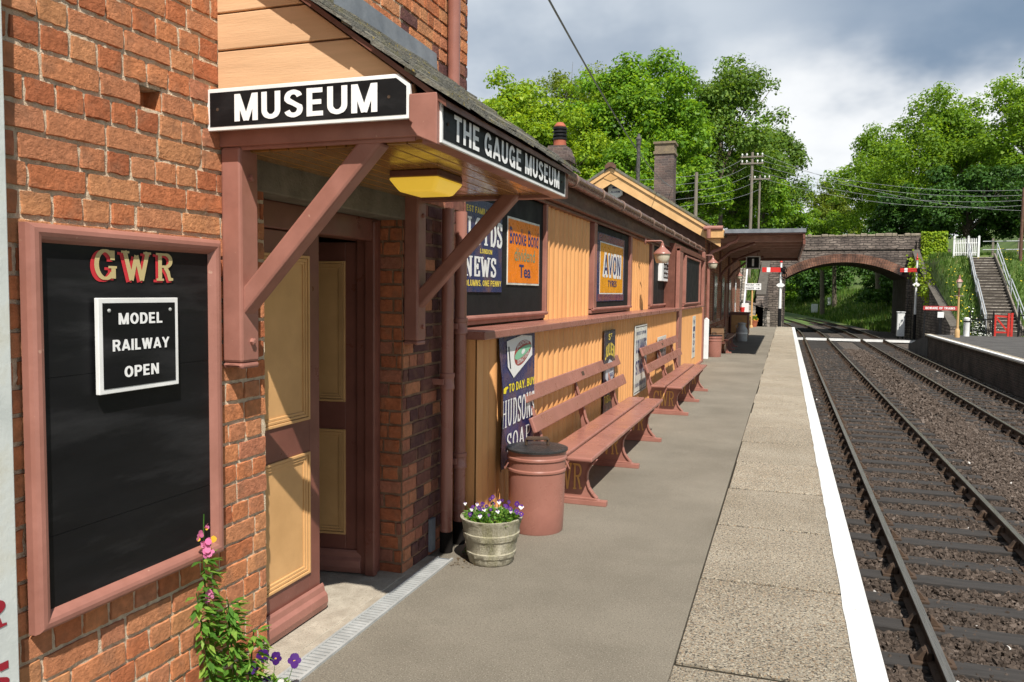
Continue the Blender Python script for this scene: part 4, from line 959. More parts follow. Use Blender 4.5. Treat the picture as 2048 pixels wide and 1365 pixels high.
b = MB(); b.sans('BEST FAMILY PAPER', (SX + .009, 0, 0), EY, EZ, 5.86, 6.70, 2.485, 2.535, 0, T=0.2); b.sans('LONDON', (SX + .009, 0, 0), EY, EZ, 6.22, 6.5, 2.165, 2.205, 0, T=0.2)
b.sans('COLUMNS. ONE PENNY', (SX + .009, 0, 0), EY, EZ, 5.84, 6.73, 1.895, 1.945, 0, T=0.2); b.build('yellow_lettering', mY, t)
b = MB(); b.slabs('LLOYDS', (SX + .009, 0, 0), EY, EZ, 5.79, 6.75, 2.235, 2.445, 0, T=.30, t=.11, gap=.14); b.slabs('NEWS', (SX + .009, 0, 0), EY, EZ, 5.88, 6.60, 1.975, 2.135, 0, T=.28, t=.11, gap=.2); b.build('white_lettering', mW, t)
t = plate('enamel_sign', 'orange tea enamel sign with a white chipped edge beside the navy newspaper sign', 6.91, 7.90, 1.915, 2.535, SX, m_wh)
b = MB(); b.box(SX + .008, SX + .0095, 6.925, 7.885, 1.935, 2.515); b.build('orange_field', m_or, t)
b = MB(); b.text('Brooke Bond', (SX + .011, 0, 0), EY, EZ, 6.96, 7.85, 2.29, 2.445, 0, .012); b.text('Tea', (SX + .011, 0, 0), EY, EZ, 7.24, 7.60, 1.985, 2.11, 0, .02); b.build('dark_lettering', mN, t)
b = MB(); b.text('dividend', (SX + .011, 0, 0), EY, EZ, 7.10, 7.74, 2.14, 2.265, 0, .01); b.build('faded_lettering', mG, t)
t = plate('enamel_sign', 'amber tyre enamel sign with a striped blue border in the second black window', 10.57, 12.45, 1.735, 2.665, SX, m_navy)
b = MB()
for k in range(5):
    for z in (1.75 + k * .018, 2.565 + k * .019): b.box(SX + .008, SX + .009, 10.62, 12.40, z, z + .007)
b.build('border_stripe', EN('rust_red_stripe', (.40, .10, .07)), t)
b = MB(); b.box(SX + .008, SX + .0095, 10.72, 12.36, 1.835, 2.55); b.build('white_edge', mW, t)
b = MB(); b.box(SX + .0095, SX + .0115, 10.745, 12.335, 1.852, 2.533); b.build('amber_field', m_amber, t)
sk = lambda U, Y, u, v: (U, Y + .02 * math.sin(u * 3.1))
b = MB(); b.sans('AVON', (SX + .013, 0, 0), EY, EZ, 10.92, 12.16, 2.06, 2.42, 0, T=.36); b.build('letter_outline', mW, t)
b = MB(); b.sans('AVON', (SX + .0145, 0, 0), EY, EZ, 10.97, 12.11, 2.11, 2.385, 0, T=.17); b.sans('TYRES', (SX + .0145, 0, 0), EY, EZ, 11.25, 11.85, 1.94, 2.03, 0, T=0.2); b.build('lettering', mN, t)
t = thing('times_board', 'small white framed black board of opening times in the third black window', 'sign', (SX, 16.9, 2.3))
b = MB(); b.box(SX, SX + .07, 16.0, 17.42, 2.10, 2.68); b.build('frame', M['white'], t, bevel=.006)
b = MB(); b.box(SX + .07, SX + .073, 16.28, 17.3, 2.16, 2.63); b.build('panel', M['black'], t)
b = MB()
for k, s in enumerate(('MUSEUM', 'OPEN', '11 - 4', 'FREE', 'ENTRY')): b.text(s, (SX + .075, 0, 0), EY, EZ, 16.36, 17.22 - .1 * (k % 2), 2.545 - k * .09, 2.60 - k * .09, 0, .02)
b.build('lettering', M['letter'], t)
PXL = LX + .006
# tall soap sign with its packet picture
crl = lambda k: .035 * math.sin(k * 3.0) ** 2 + .03 * (1 - k) ** 2
t = plate('enamel_sign', 'tall navy soap enamel sign with a curled edge behind the near dustbin', 5.90, 6.85, .43, 1.495, PXL, m_navy, curl=crl)
ox = PXL + .0125; O3 = (ox, 0, 0)
b = MB(); b.sheet([(6.076, 1.455), (6.11, 1.245), (6.263, 1.145), (6.765, 1.30), (6.75, 1.47), (6.45, 1.487)], O3, EY, EZ); b.build('soap_packet', mW, t)
b = MB()
pl = [(6.27, 1.18), (6.75, 1.315), (6.735, 1.462), (6.24, 1.435)]
def quadmap(u, v): return tuple((1 - v) * ((1 - u) * np.array(pl[0]) + u * np.array(pl[1])) + v * ((1 - u) * np.array(pl[3]) + u * np.array(pl[2])))
el = lambda r: [quadmap(.5 + r * .5 * math.cos(a), .5 + r * .5 * math.sin(a)) for a in np.linspace(0, 2 * math.pi, 28)[:-1]]
b.sheet(el(.95), O3, EY, EZ, .001); b.build('red_oval', flat('oval_red', (.34, .06, .05), .4), t)
b = MB(); b.sheet([quadmap(.5 + .46 * math.cos(a), .5 + .2 * math.sin(a)) for a in np.linspace(0, 2 * math.pi, 24)[:-1]], O3, EY, EZ, .002); b.build('green_oval', flat('oval_green', (.22, .50, .32), .4), t)
b = MB(); b.sheet(el(.2), O3, EY, EZ, .003)
sk1 = lambda U, Y, u, v: quadmap(.18 + .64 * u, .70 + .16 * v + .1 * math.sin(u * math.pi))
b.text('HUDSONS', O3, EY, EZ, 0, 1, 0, 1, .003, .02, skew=sk1)
sk2 = lambda U, Y, u, v: quadmap(.18 + .64 * u, .13 + .16 * v - .08 * math.sin(u * math.pi) + .06)
b.text('EXTRACT SOAP', O3, EY, EZ, 0, 1, 0, 1, .003, .02, skew=sk2); b.build('packet_lettering', mW, t)
b = MB(); b.sheet([(6.11, 1.41), (6.14, 1.41), (6.19, 1.22), (6.16, 1.235)], O3, EY, EZ, .001); b.build('packet_stripe', mK, t)
b = MB(); b.sans('TO DAY. BUY', O3, EY, EZ, 6.14, 6.83, 1.035, 1.105, .001, T=0.2); b.sheet([(6.01, 1.04), (6.07, 1.035), (6.08, 1.065), (6.12, 1.073), (6.12, 1.088), (6.06, 1.09), (6.01, 1.08)], O3, EY, EZ, .001); b.build('yellow_lettering', mYb, t)
b = MB(); b.slabs('HUDSONS', O3, EY, EZ, 5.975, 6.835, .76, .98, .001, T=.2, t=.05, gap=.12, serif=.04); b.slabs('SOAP', O3, EY, EZ, 6.10, 6.72, .55, .70, .001, T=.2, t=.05, gap=.2, serif=.04); b.build('white_lettering', mW, t)
t = plate('enamel_sign', 'narrow dark tobacco enamel sign with yellow lettering behind the near bench', 9.77, 10.45, .30, 1.38, PXL, m_dk)
b = MB(); O3 = (PXL + .0095, 0, 0)
b.text('S', O3, EY, EZ, 10.02, 10.13, 1.255, 1.335, 0, .02); b.text('T', O3, EY, EZ, 10.16, 10.24, 1.29, 1.335, 0, .02)
b.sans('JULIEN', O3, EY, EZ, 9.83, 10.40, 1.0, 1.16, 0, T=0.2, skew=lambda U, Y, u, v: (U, Y + .06 * math.sin(u * math.pi))); b.sans('TOBACCO', O3, EY, EZ, 9.82, 10.40, .46, .56, 0, T=0.2); b.build('lettering', mY, t)
b = MB(); b.sheet([(9.87, .78), (10.12, .68), (10.36, .76), (10.36, .95), (10.10, 1.01), (9.87, .92)], O3, EY, EZ, 0); b.build('packet_picture', flat('packet_pale', (.52, .55, .58), .4), t)
b = MB(); b.text('CUT', O3, EY, EZ, 10.14, 10.33, .86, .92, .001, .02); b.text('BAR', O3, EY, EZ, 10.14, 10.33, .77, .83, .001, .02); b.build('packet_lettering', mN, t)
t = plate('enamel_sign', 'white starch enamel sign with navy lettering beside the end of the near bench', 11.93, 13.02, .32, 1.365, PXL, m_wh)
b = MB(); O3 = (PXL + .0095, 0, 0)
b.sans('INSIST UPON', O3, EY, EZ, 12.05, 12.90, 1.215, 1.27, 0, T=0.16); b.sans("COLMAN'S", O3, EY, EZ, 12.02, 12.95, .94, 1.15, 0, T=0.22); b.sans('STARCH', O3, EY, EZ, 12.02, 12.93, .61, .83, 0, T=0.22); b.sans('SOLD IN CARDBOARD BOXES', O3, EY, EZ, 12.02, 12.93, .43, .485, 0, T=0.16); b.build('lettering', mN, t)
b = MB()
for z in (.345, 1.33): b.box(PXL + .008, PXL + .009, 11.96, 12.99, z, z + .012)
b.build('border_line', mK, t)
t = plate('enamel_sign', 'white round topped enamel sign half hidden by the second bench', 14.2, 15.25, .55, 1.08, PXL, m_wh)
b = MB(); b.text('FOOD', (PXL + .0095, 0, 0), EY, EZ, 14.3, 14.8, .98, 1.03, 0, .02); b.sans('SPRATTS', (PXL + .0095, 0, 0), EY, EZ, 14.3, 15.15, .78, .94, 0, T=0.24); b.build('lettering', mK, t)
t = plate('enamel_sign', 'thin tall white enamel sign on the far end of the corrugated wall', 19.95, 20.6, .28, 1.31, LX - .012, m_wh)
b = MB()
for k, ch_ in enumerate('VIROL'): b.text(ch_, (LX - .0025, 0, 0), EY, EZ, 20.08, 20.46, 1.10 - k * .17, 1.22 - k * .17, 0, .04)
b.build('lettering', mN, t)

# ------------------------------------------------------------------ drain, bins, tub
t = thing('drain_channel', 'galvanised slotted drain channel along the doorstep', 'drain', (-2.19, 3.9, 0))
b = MB(); yy = 2.2
while yy < 5.02:
    b.box(-2.225, -2.135, yy, yy + .022, -.01, .010); yy += .034
b.build('grating', M['steel'], t)
b = MB(); b.box(-2.24, -2.225, 2.2, 5.05, -.01, .013); b.box(-2.135, -2.12, 2.2, 5.05, -.01, .013); b.build('edge_strip', M['steel'], t)
b = MB(); b.box(-2.226, -2.134, 2.2, 5.05, -.01, .003); b.build('trough', M['lead'], t)
b = MB(); b.box(-2.32, -2.242, 2.2, 5.05, -.01, .007); b.build('mortar_edging', M['concrete'], kind='structure')

def dustbin(loc, label, rz=0.0):
    t = thing('dustbin', label, 'dustbin', (0, 0, 0), 'dustbins along the platform')
    b = MB(); b.lathe([(.205, .0), (.21, .012), (.217, .2), (.222, .48), (.222, .505), (.231, .515), (.231, .53), (.223, .54), (.225, .605), (.235, .615), (.235, .63), (.227, .64), (.228, .685), (.22, .685)], (0, 0, 0), 40)
    b.build('body', M['pinkgloss'], t, smooth=True)
    mlid = pmat('worn_black_lid', (.025, .024, .024), (.05, .048, .046), rough=.35, scale=12, bump=.5, bscale=40, metal=.3, spec=.6)
    b = MB(); b.lathe([(.236, .683), (.240, .684), (.241, .699), (.232, .703), (.19, .706), (.10, .709), (0.001, .710)], (0, 0, 0), 40)
    l = b.build('lid', mlid, t, smooth=True)
    b = MB(); b.tube([(-.085, 0, .715), (-.085, 0, .765), (-.075, 0, .778), (.075, 0, .778), (.085, 0, .765), (.085, 0, .715)], .013, 8); b.bar((-.085, 0, .77), (.085, 0, .77), .045, .016); b.build('lid_handle', M['rust'], l, bevel=.004)
    for sx in (-1, 1):
        b = MB(); b.tube([(sx * .225, -.07, .58), (sx * .25, -.06, .53), (sx * .253, 0, .515), (sx * .25, .06, .53), (sx * .225, .07, .58)], .006, 6); b.build('side_handle', M['pink'], t, smooth=True)
    t.location = loc; t.rotation_euler = (0, 0, rz); t.scale = (1, 1, .92); return t
bin1 = dustbin((-1.805, 5.97, 0), 'brown pink dustbin with a worn black lid beside the flower tub', .35)
dup(bin1, (-1.98, 24.5, 0), 'far brown pink dustbin with black lid beside the white post', 1.0)

t = thing('flower_tub', 'mossy stone half barrel flower tub in front of the near dustbin', 'plant pot', (-1.872, 5.13, 0))
b = MB(); hoops = lambda z: .008 if (.055 < z < .085 or .175 < z < .215) else 0
n = 56; prof = [(.148, 0), (.152, .012)] + [(.152 + .055 * z / .31, z) for z in (.05, .054)] 
zs = [0, .012, .05, .056, .084, .09, .17, .176, .214, .22, .285, .30, .31]; vs = []
for z in zs:
    for j in range(n):
        a = 2 * math.pi * j / n; stave = -.004 if j % 7 == 0 else 0
        r = .152 + .056 * z / .31 + (.006 if (.055 < z < .087 or .175 < z < .217) else stave) + (.006 if z > .29 else 0) + random.gauss(0, .001)
        if z == 0: r -= .008
        vs.append((-1.872 + r * math.cos(a), 5.13 + r * math.sin(a), z))
k = len(zs)
b.add(vs, [(i * n + j, i * n + (j + 1) % n, (i + 1) * n + (j + 1) % n, (i + 1) * n + j) for i in range(k - 1) for j in range(n)] + [tuple(range(n - 1, -1, -1))])
b.lathe([(.213, .308), (.215, .314), (.195, .316), (.19, .31), (.188, .26), (.001, .265)], (-1.872, 5.13, 0), 40, cap=False)
b.build('barrel', M['stonepot'], t, smooth=True)
b = MB(); b.lathe([(.187, .262), (.10, .285), (.001, .29)], (-1.872, 5.13, 0), 20, cap=False); b.build('soil', flat('soil', (.03, .022, .015), .95), t)

def leaf_quad(c, d, up, ln, w):
    d = d / np.linalg.norm(d); s = np.cross(d, up); s /= (np.linalg.norm(s) + 1e-9); nrm = np.cross(s, d)
    return np.array([c, c + d * ln * .45 + s * w * .5 + nrm * w * .15, c + d * ln - nrm * w * .2, c + d * ln * .45 - s * w * .5 + nrm * w * .15])
def pansy(c, nrm, r, rng, hue):
    """five rounded overlapping petals facing nrm"""
    nrm = nrm / np.linalg.norm(nrm); a = np.cross(nrm, V(0, 0, 1)); a /= (np.linalg.norm(a) + 1e-9); b2 = np.cross(nrm, a); Q = []; A = []
    for k, (an, sz, hu) in enumerate(((70, 1.0, hue[0]), (110, 1.0, hue[0]), (5, .85, hue[1]), (175, .85, hue[1]), (270, 1.05, hue[1]))):
        ca = math.radians(an + rng.normal(0, 6)); ctr = c + (a * math.cos(ca) - b2 * math.sin(ca)) * r * .5 + nrm * (.001 * k + rng.random() * .006)
        pts = [ctr + (a * math.cos(t_) - b2 * math.sin(t_)) * r * .52 * sz + nrm * rng.normal(0, r * .08) for t_ in np.linspace(0, 2 * math.pi, 9)[:-1]]
        Q.append(pts); A.append(hu)
    ctr = c + nrm * .008
    Q.append([ctr + (a * math.cos(t_) - b2 * math.sin(t_)) * r * .16 for t_ in np.linspace(0, 2 * math.pi, 9)[:-1]]); A.append(.70)
    return Q, A
def bedding(name, label, cx, cy, z, rad, nl, fl, seed, lsz=(.02, .035), hgt=.06, faces=(0.4, -1, .6)):
    rng = np.random.default_rng(seed); t = thing(name, label, 'flowering plant', (cx, cy, z)); L_ = []; A = []
    for i in range(nl):
        a = rng.random() * 6.283; r = rad * math.sqrt(rng.random()); p = V(cx + r * math.cos(a), cy + r * math.sin(a), z + rng.random() * hgt * (1.15 - r / rad * .6))
        d = V(math.cos(a) * .7 + rng.normal(0, .5), math.sin(a) * .7 + rng.normal(0, .5), .35 + rng.normal(0, .35)); ln = rng.uniform(*lsz)
        L_.append(leaf_quad(p, d, V(0, 0, 1) + rng.normal(0, .2, 3), ln, ln * .6)); A.append(rng.random())
    quads('leaves', np.array(L_), M['leafS'], np.array(A), t)
    Q = []; QA = []; st = MB()
    for (fx, fy, fz, r, hue) in fl:
        q, qa = pansy(V(fx, fy, fz), V(*faces) + rng.normal(0, .25, 3), r, rng, hue); Q += q; QA += qa
        st.tube([(cx + (fx - cx) * .6, cy + (fy - cy) * .6, z), (fx, fy, fz)], .0015, 4)
    quads('flowers', np.array(Q), M['petal'], np.array(QA), t)
    st.build('stems', M['leafS'], t)
    return t
rng = np.random.default_rng(3); fl = []
for i in range(30):
    a = rng.random() * 6.283; r = .19 * math.sqrt(rng.random()); hue = [(.1, .15), (.2, .25), (.1, .9), (.15, .88), (.25, .2), (.05, .1)][rng.integers(6)]
    fl.append((-1.872 + r * math.cos(a), 5.13 + r * math.sin(a), .335 + rng.random() * .075, .011 + .007 * rng.random(), hue))
for q in ((-1.68, 5.10, .42), (-1.655, 5.12, .395), (-1.67, 5.07, .375), (-1.645, 5.09, .355)): fl.append((*q, .02, (.2, .9) if q[2] == .395 else (.2, .25)))
bedding('viola_plant', 'clump of purple and white violas spilling from the stone tub', -1.872, 5.13, .285, .19, 900, fl, 3)

# snapdragon growing against the wall, dark pansies at the doorstep
t = thing('snapdragon', 'tall snapdragon with narrow green leaves and pink flowers against the brick wall', 'flowering plant', (-2.20, 2.80, 0))
SHY = -.045; rng = np.random.default_rng(9); L_ = []; A = []; st = MB(); FQ = []; FA = []
stems = [((-2.20, 2.80, .0), (-2.235, 2.70, .5), (-2.25, 2.745, .92)), ((-2.15, 2.84, 0), (-2.16, 2.80, .3), (-2.18, 2.80, .55)), ((-2.18, 2.74, 0), (-2.2, 2.70, .3), (-2.22, 2.66, .62)),
         ((-2.13, 2.86, 0), (-2.12, 2.86, .2), (-2.11, 2.88, .40)), ((-2.19, 2.88, 0), (-2.2, 2.86, .25), (-2.21, 2.83, .5))]
def bez(p, u): return (1 - u) ** 2 * V(*p[0]) + 2 * u * (1 - u) * V(*p[1]) + u * u * V(*p[2]) + V(0, SHY, 0)
for si, s3 in enumerate(stems):
    st.tube([bez(s3, u) for u in np.linspace(0, 1, 9)], [.005 * (1 - .5 * u) for u in np.linspace(0, 1, 9)], 6)
    n = int(130 * s3[2][2] + 40)
    for i in range(n):
        u = i / n * (.80 if si == 0 else 1.0); p = bez(s3, u); a = i * 2.4 + rng.normal(0, .3)
        d = V(math.cos(a), math.sin(a) * .9, .15 + rng.normal(0, .35)); d[0] = abs(d[0]) * .8 if d[0] < 0 else d[0]; ln = rng.uniform(.045, .085)
        side = d / np.linalg.norm(d) * rng.uniform(.0, .03)
        L_.append(leaf_quad(p + side, d + V(0, 0, -.25), V(0, 0, 1), ln, ln * .34)); A.append(rng.random())
def bloom(c, r):
    for k in range(7):
        an = rng.random() * 6.28; cc = V(*c) + V(0, SHY, 0) + V(.006 + rng.normal(0, r * .2), rng.normal(0, r * .45), rng.normal(0, r * .4)); hu = .70 if k == 5 else .35 + .2 * rng.random()
        nn = V(1, rng.normal(-.4, .4), rng.normal(.2, .4)); nn /= np.linalg.norm(nn); a = np.cross(nn, V(0, 0, 1)); a /= np.linalg.norm(a); b2 = np.cross(nn, a)
        FQ.append([cc + (a * math.cos(q) * rng.uniform(.8, 1.1) + b2 * math.sin(q)) * r * .5 for q in np.linspace(0, 6.283, 9)[:-1]]); FA.append(hu)
for c, r in (((-2.235, 2.745, .80), .030), ((-2.24, 2.70, .845), .018), ((-2.235, 2.745, .765), .026), ((-2.245, 2.75, .865), .012), ((-2.2, 2.70, .60), .024)): bloom(c, r)
quads('leaves', np.array(L_), M['leafS'], np.array(A), t); quads('flowers', np.array(FQ), M['petal'], np.array(FA), t)
st.build('stems', M['leafS'], t, smooth=True)
fl = [(-2.17, 3.13, .19, .032, (.05, .1)), (-2.12, 3.155, .175, .03, (.1, .05)), (-2.19, 3.075, .15, .032, (.02, .1)), (-2.03, 3.17, .17, .033, (.1, .15)), (-2.12, 3.09, .09, .026, (.1, .9)), (-2.06, 3.11, .085, .024, (.95, .9)), (-2.16, 3.02, .07, .022, (.9, .7)), (-2.0, 3.05, .05, .022, (.95, .95))]
fl = [(a - .03, b_ - .11, c_, r_, h_) for a, b_, c_, r_, h_ in fl]
bedding('pansy_plant', 'deep purple pansies at the foot of the wall by the doorstep', -2.15, 2.95, .0, .12, 420, fl, 5, (.025, .05), .1, (.6, -1, .3))

# ------------------------------------------------------------------ benches
def bench(nlabel, length, sup):
    t = thing('platform_bench', nlabel, 'bench', (0, 0, 0), 'benches along the platform')
    # local frame: origin on the ground under the seat's middle, y along the bench, x towards the track
    for nm, x0, x1, z in (('seat_plank', -.245, -.03, .462), ('seat_plank', -.01, .215, .455)):
        b = MB(); b.box(x0, x1, -length / 2, length / 2, z - .036, z); b.build(nm, M['pinkgloss'], t, bevel=.012)
    for x, z in ((-.315, .70), (-.40, .955)):
        b = MB(); d = V(-.36, 0, .93); d /= np.linalg.norm(d); e = V(d[2], 0, -d[0]); c = V(x, 0, z); h = .068; w = .018
        b.hexa([c - d * h - e * w + V(0, -length / 2, 0), c - d * h + e * w + V(0, -length / 2, 0), c - d * h + e * w + V(0, length / 2, 0), c - d * h - e * w + V(0, length / 2, 0),
                c + d * h - e * w + V(0, -length / 2, 0), c + d * h + e * w + V(0, -length / 2, 0), c + d * h + e * w + V(0, length / 2, 0), c + d * h - e * w + V(0, length / 2, 0)])
        p = b.build('back_plank', M['pinkgloss'], t, bevel=.01)
        if z > .9:
            b = MB(); q = c + e * (w + .002); b.hexa([q + d * -.022 + V(0, -.05, 0), q + d * -.022 + V(0, .05, 0) * 1, q + d * .022 + V(0, .05, 0), q + d * .022 + V(0, -.05, 0)] + [q + e * .003 + d * -.022 + V(0, -.05, 0), q + e * .003 + d * -.022 + V(0, .05, 0), q + e * .003 + d * .022 + V(0, .05, 0), q + e * .003 + d * .022 + V(0, -.05, 0)]); b.build('plaque', M['rust'], p)
    body = [(-.27, .055), (.21, .055), (.175, .09), (.135, .15), (.115, .22), (.12, .29), (.15, .35), (.20, .40), (.20, .425), (-.25, .425), (-.285, .50), (-.31, .60), (-.365, .75), (-.42, .93), (-.45, 1.01), (-.475, 1.0), (-.44, .87), (-.40, .72), (-.375, .60), (-.345, .50), (-.335, .42), (-.32, .34), (-.30, .24), (-.29, .14)]
    # front flange, following the curved edge
    for y in sup:
        b = MB(); b.prism(body, (0, y, 0), EX, EZ, -.012, .012)
        for seg in ([(.215, .06), (.18, .095), (.14, .15), (.12, .22), (.125, .29), (.155, .35), (.205, .405)], [(-.25, .43), (-.285, .50), (-.31, .60), (-.365, .75), (-.42, .93), (-.448, 1.01)]):
            for p, q in zip(seg[:-1], seg[1:]): b.bar((p[0], y, p[1]), (q[0], y, q[1]), .05, .016, (0, 1, 0)) if False else b.bar((p[0], y, p[1]), (q[0], y, q[1]), .016, .055, (0, 1, 0))
        b.box(-.34, .30, y - .035, y + .035, .0, .045); b.prism([(-.30, .045), (.24, .045), (.20, .065), (-.28, .065)], (0, y, 0), EX, EZ, -.03, .03)
        f = b.build('support', M['pink'], t, bevel=.004)
        b = MB()
        b.slabs('GWR', (0, y - .0125, 0), EX, EZ, -.235, .085, .13, .36, .004, T=.17, t=.07, gap=.05, serif=.06); b.build('cutout_initials', flat('sunlit_initials', (.62, .34, .11), .5), f)  # letter colour stands in for sunlit wall showing through cut-out initials
    return t
def shift(t, loc): t.location = loc; return t
b1 = shift(bench('near brown pink slatted bench behind the dustbin', 4.15, (-1.85, -.22, 1.40)), (-1.72, 8.66, 0))
dup(b1, (-1.655, 14.27, 0), 'second brown pink slatted bench standing beyond the first along the corrugated wall')
dup(b1, (-1.87, 28.0, 0), 'shaded bench under the canopy just past the far dustbin')

# ------------------------------------------------------------------ wall lamps
def wall_lamp(loc, arm, label):
    t = thing('wall_lamp', label, 'lamp', (0, 0, 0), 'wall lamps along the platform')
    b = MB(); b.tube([(-arm, 0, .115), (-.02, 0, .115), (0, 0, .105), (0, 0, .06)], .011, 8); b.lathe([(.045, 0), (.045, .012), (.02, .02)], (-arm, 0, .115), 12, 'x'); b.build('bracket', M['pink'], t, smooth=True)
    b = MB(); b.lathe([(.012, .09), (.022, .08), (.026, .045), (.045, .02), (.075, -.005), (.105, -.035), (.118, -.05), (.12, -.06), (.11, -.06), (.02, .03)], (0, 0, 0), 24, cap=False); b.build('lamp_shade', M['pinkgloss'], t, smooth=True)
    b = MB(); b.lathe([(.105, -.055), (.103, -.09), (.092, -.135), (.076, -.175), (.07, -.18), (.001, -.182)], (0, 0, 0), 24, cap=False); b.build('glass_bowl', M['opal'], t, smooth=True)
    shift(t, loc); t.scale = (1.25, 1.25, 1.25); return t
wl1 = wall_lamp((-1.98, 13.62, 2.585), .235, 'brown pink wall lamp with frosted bowl over the third black window')
dup(wl1, (-1.98, 23.4, 2.80), 'wall lamp with frosted bowl under the corner of the gabled station building')
dup(wl1, (-2.0, 37.5, 2.75), 'small far wall lamp in the shade under the platform canopy')

# ------------------------------------------------------------------ gabled station building with its canopy
sb = thing('station_building', 'gabled brick station building with cream bargeboards and a deep platform canopy', 'building', (-3, 24, 0))
GY = 24.3; AP = (-5.05, 5.66); SLP = .62
b = MB(); b.box(-7.9, -2.27, GY, 43.5, 0, 3.5); b.prism([(-7.9, 3.5), (-2.27, 3.5), (-2.27, 3.55), (-5.05, 5.25), (-7.9, 3.55)], (0, GY, 0), EX, EZ, 0, -19.2); b.build('wall', M['brickfar'], sb)
b = MB(); b.box(-7.88, -2.29, GY - .012, GY - .004, 2.9, 3.6); b.prism([(-7.88, 3.6), (-2.29, 3.6), (-5.05, 5.2)], (0, GY - .004, 0), EX, EZ, 0, .008); b.build('gable_boarding', M['fascia'], sb)
b = MB()
ex = -1.72; th_ = .075
b.prism([(AP[0], AP[1]), (ex, AP[1] - SLP * (ex - AP[0])), (ex, AP[1] - SLP * (ex - AP[0]) - th_), (AP[0], AP[1] - th_ * 1.1), (-8.4, AP[1] - SLP * 3.35 - th_), (-8.4, AP[1] - SLP * 3.35)], (0, GY - .42, 0), EX, EZ, 0, -19.8)
b.build('roof', M['slate'], sb)
b = MB()
for sx in (1, -1):
    xe = ex - .10 if sx > 0 else -8.28
    z = lambda x: AP[1] - .085 - SLP * abs(x - AP[0])
    p = [(AP[0] + sx * .001, z(AP[0])), (xe, z(xe)), (xe, z(xe) - .10), (AP[0] + sx * .001, z(AP[0]) - .13)]
    b.prism(p if sx < 0 else p[::-1], (0, GY - .36, 0), EX, EZ, -.02, .012) if False else b.prism(p if sx > 0 else p, (0, GY - .38, 0), EX, EZ, -.02, .02)
    p = [(AP[0] + sx * .001, z(AP[0]) - .115), (xe, z(xe) - .085), (xe, z(xe) - .37), (AP[0] + sx * .001, z(AP[0]) - .47)]
    b.prism(p, (0, GY - .34, 0), EX, EZ, -.03, .02)
b.build('bargeboard', pmat('bargeboard_cream', (.68, .40, .17), (.75, .46, .21), rough=.5, scale=3, bump=.08), sb)
b = MB(); b.prism([(AP[0] - .17, AP[1] - .03), (AP[0] - .07, AP[1] + .06), (AP[0] + .07, AP[1] + .06), (AP[0] + .17, AP[1] - .03), (AP[0] + .15, AP[1] - .13), (AP[0], AP[1] - .06), (AP[0] - .15, AP[1] - .13)], (0, GY - .43, 0), EX, EZ, -.02, .05); b.build('ridge_cap', M['fascia'], sb)
b = MB(); b.prism([(AP[0] - .3, AP[1] - .17), (AP[0] + .3, AP[1] - .17), (AP[0] + .2, AP[1] - .40), (AP[0], AP[1] - .48), (AP[0] - .2, AP[1] - .40)], (0, GY - .35, 0), EX, EZ, .02, .026); b.build('apex_board', pmat('apex_cream', (.56, .32, .125), rough=.5), sb)
b = MB(); b.box(-2.24, -1.74, GY - .46, GY - .02, 3.46, 3.70); b.build('eaves_box', pmat('eaves_cream', (.62, .36, .15), rough=.5), sb, bevel=.01)
b = MB(); b.lathe([(.07, -.04), (.07, .5)], (-2.26, GY - .44, 3.74), 10, 'x'); b.tube([(-2.15, GY - .5, 3.70), (-2.15, GY - .5, 3.45)], .06, 8); b.build('gutter', M['pink'], sb, smooth=True)
b = MB(); b.tube([(-1.35, GY + .1, 3.66), (-1.35, GY + .1, 3.5), (-1.42, GY + .1, 3.40), (-1.62, GY + .1, 3.33), (-1.70, GY + .1, 3.26), (-2.1, GY + .1, 3.08), (-2.18, GY + .1, 2.98), (-2.18, GY + .1, .02)], .05, 10); b.build('rainwater_pipe', M['pink'], sb, smooth=True)
# canopy
CY0, CY1, CX0, CX1 = 24.0, 36.3, -1.72, .46
b = MB(); b.box(CX0, CX1 + .02, CY0 - .03, CY1, 3.62 + .02, 3.71); b.box(CX0, CX1 + .02, CY0 - .03, CY0 - .002, 3.60, 3.64); b.build('canopy_roof', M['lead'], sb)
b = MB(); b.box(CX0 - .2, CX1 - .02, CY0, CY0 + .06, 3.565, 3.638); b.box(CX1 - .06, CX1, CY0, CY1, 3.42, 3.638); b.box(-2.26, CX1, CY1 - .06, CY1, 3.3, 3.638)
b.build('canopy_fascia', M['choc'], sb)
b = MB(); yy = CY0
while yy < CY1: b.box(CX1 - .055, CX1 + .012, yy, yy + .11, 3.27, 3.40); yy += .16
b.build('valance', M['choc'], sb)
M['joist'] = pmat('canopy_joist_lit', (.40, .23, .18), (.48, .28, .22), rough=.5)  # lighter than the ceiling: light bounced off the ground is put into the colour
mcan = pmat('canopy_boards', (.12, .055, .04), (.17, .08, .06), rough=.45)
b = MB(); b.box(-2.26, CX1 - .06, CY0 + .06, CY1 - .06, 3.60, 3.636); b.build('canopy_ceiling', mcan, sb)
for k in range(8):
    b = MB(); y = CY0 + .9 + k * 1.5; b.box(-2.26, CX1 - .06, y, y + .12, 3.40, 3.598); b.build('canopy_joist', M['joist'], sb)
for k in range(3):
    y = CY0 + 1.0 + k * 4.5
    b = MB(); b.tube([(-2.25, y, 2.45), (-2.05, y, 2.75), (-1.6, y, 3.12), (-.9, y, 3.38)], .045, 8); b.box(-2.27, -2.2, y - .06, y + .06, 2.3, 3.38); b.build('canopy_bracket', M['choc'], sb)
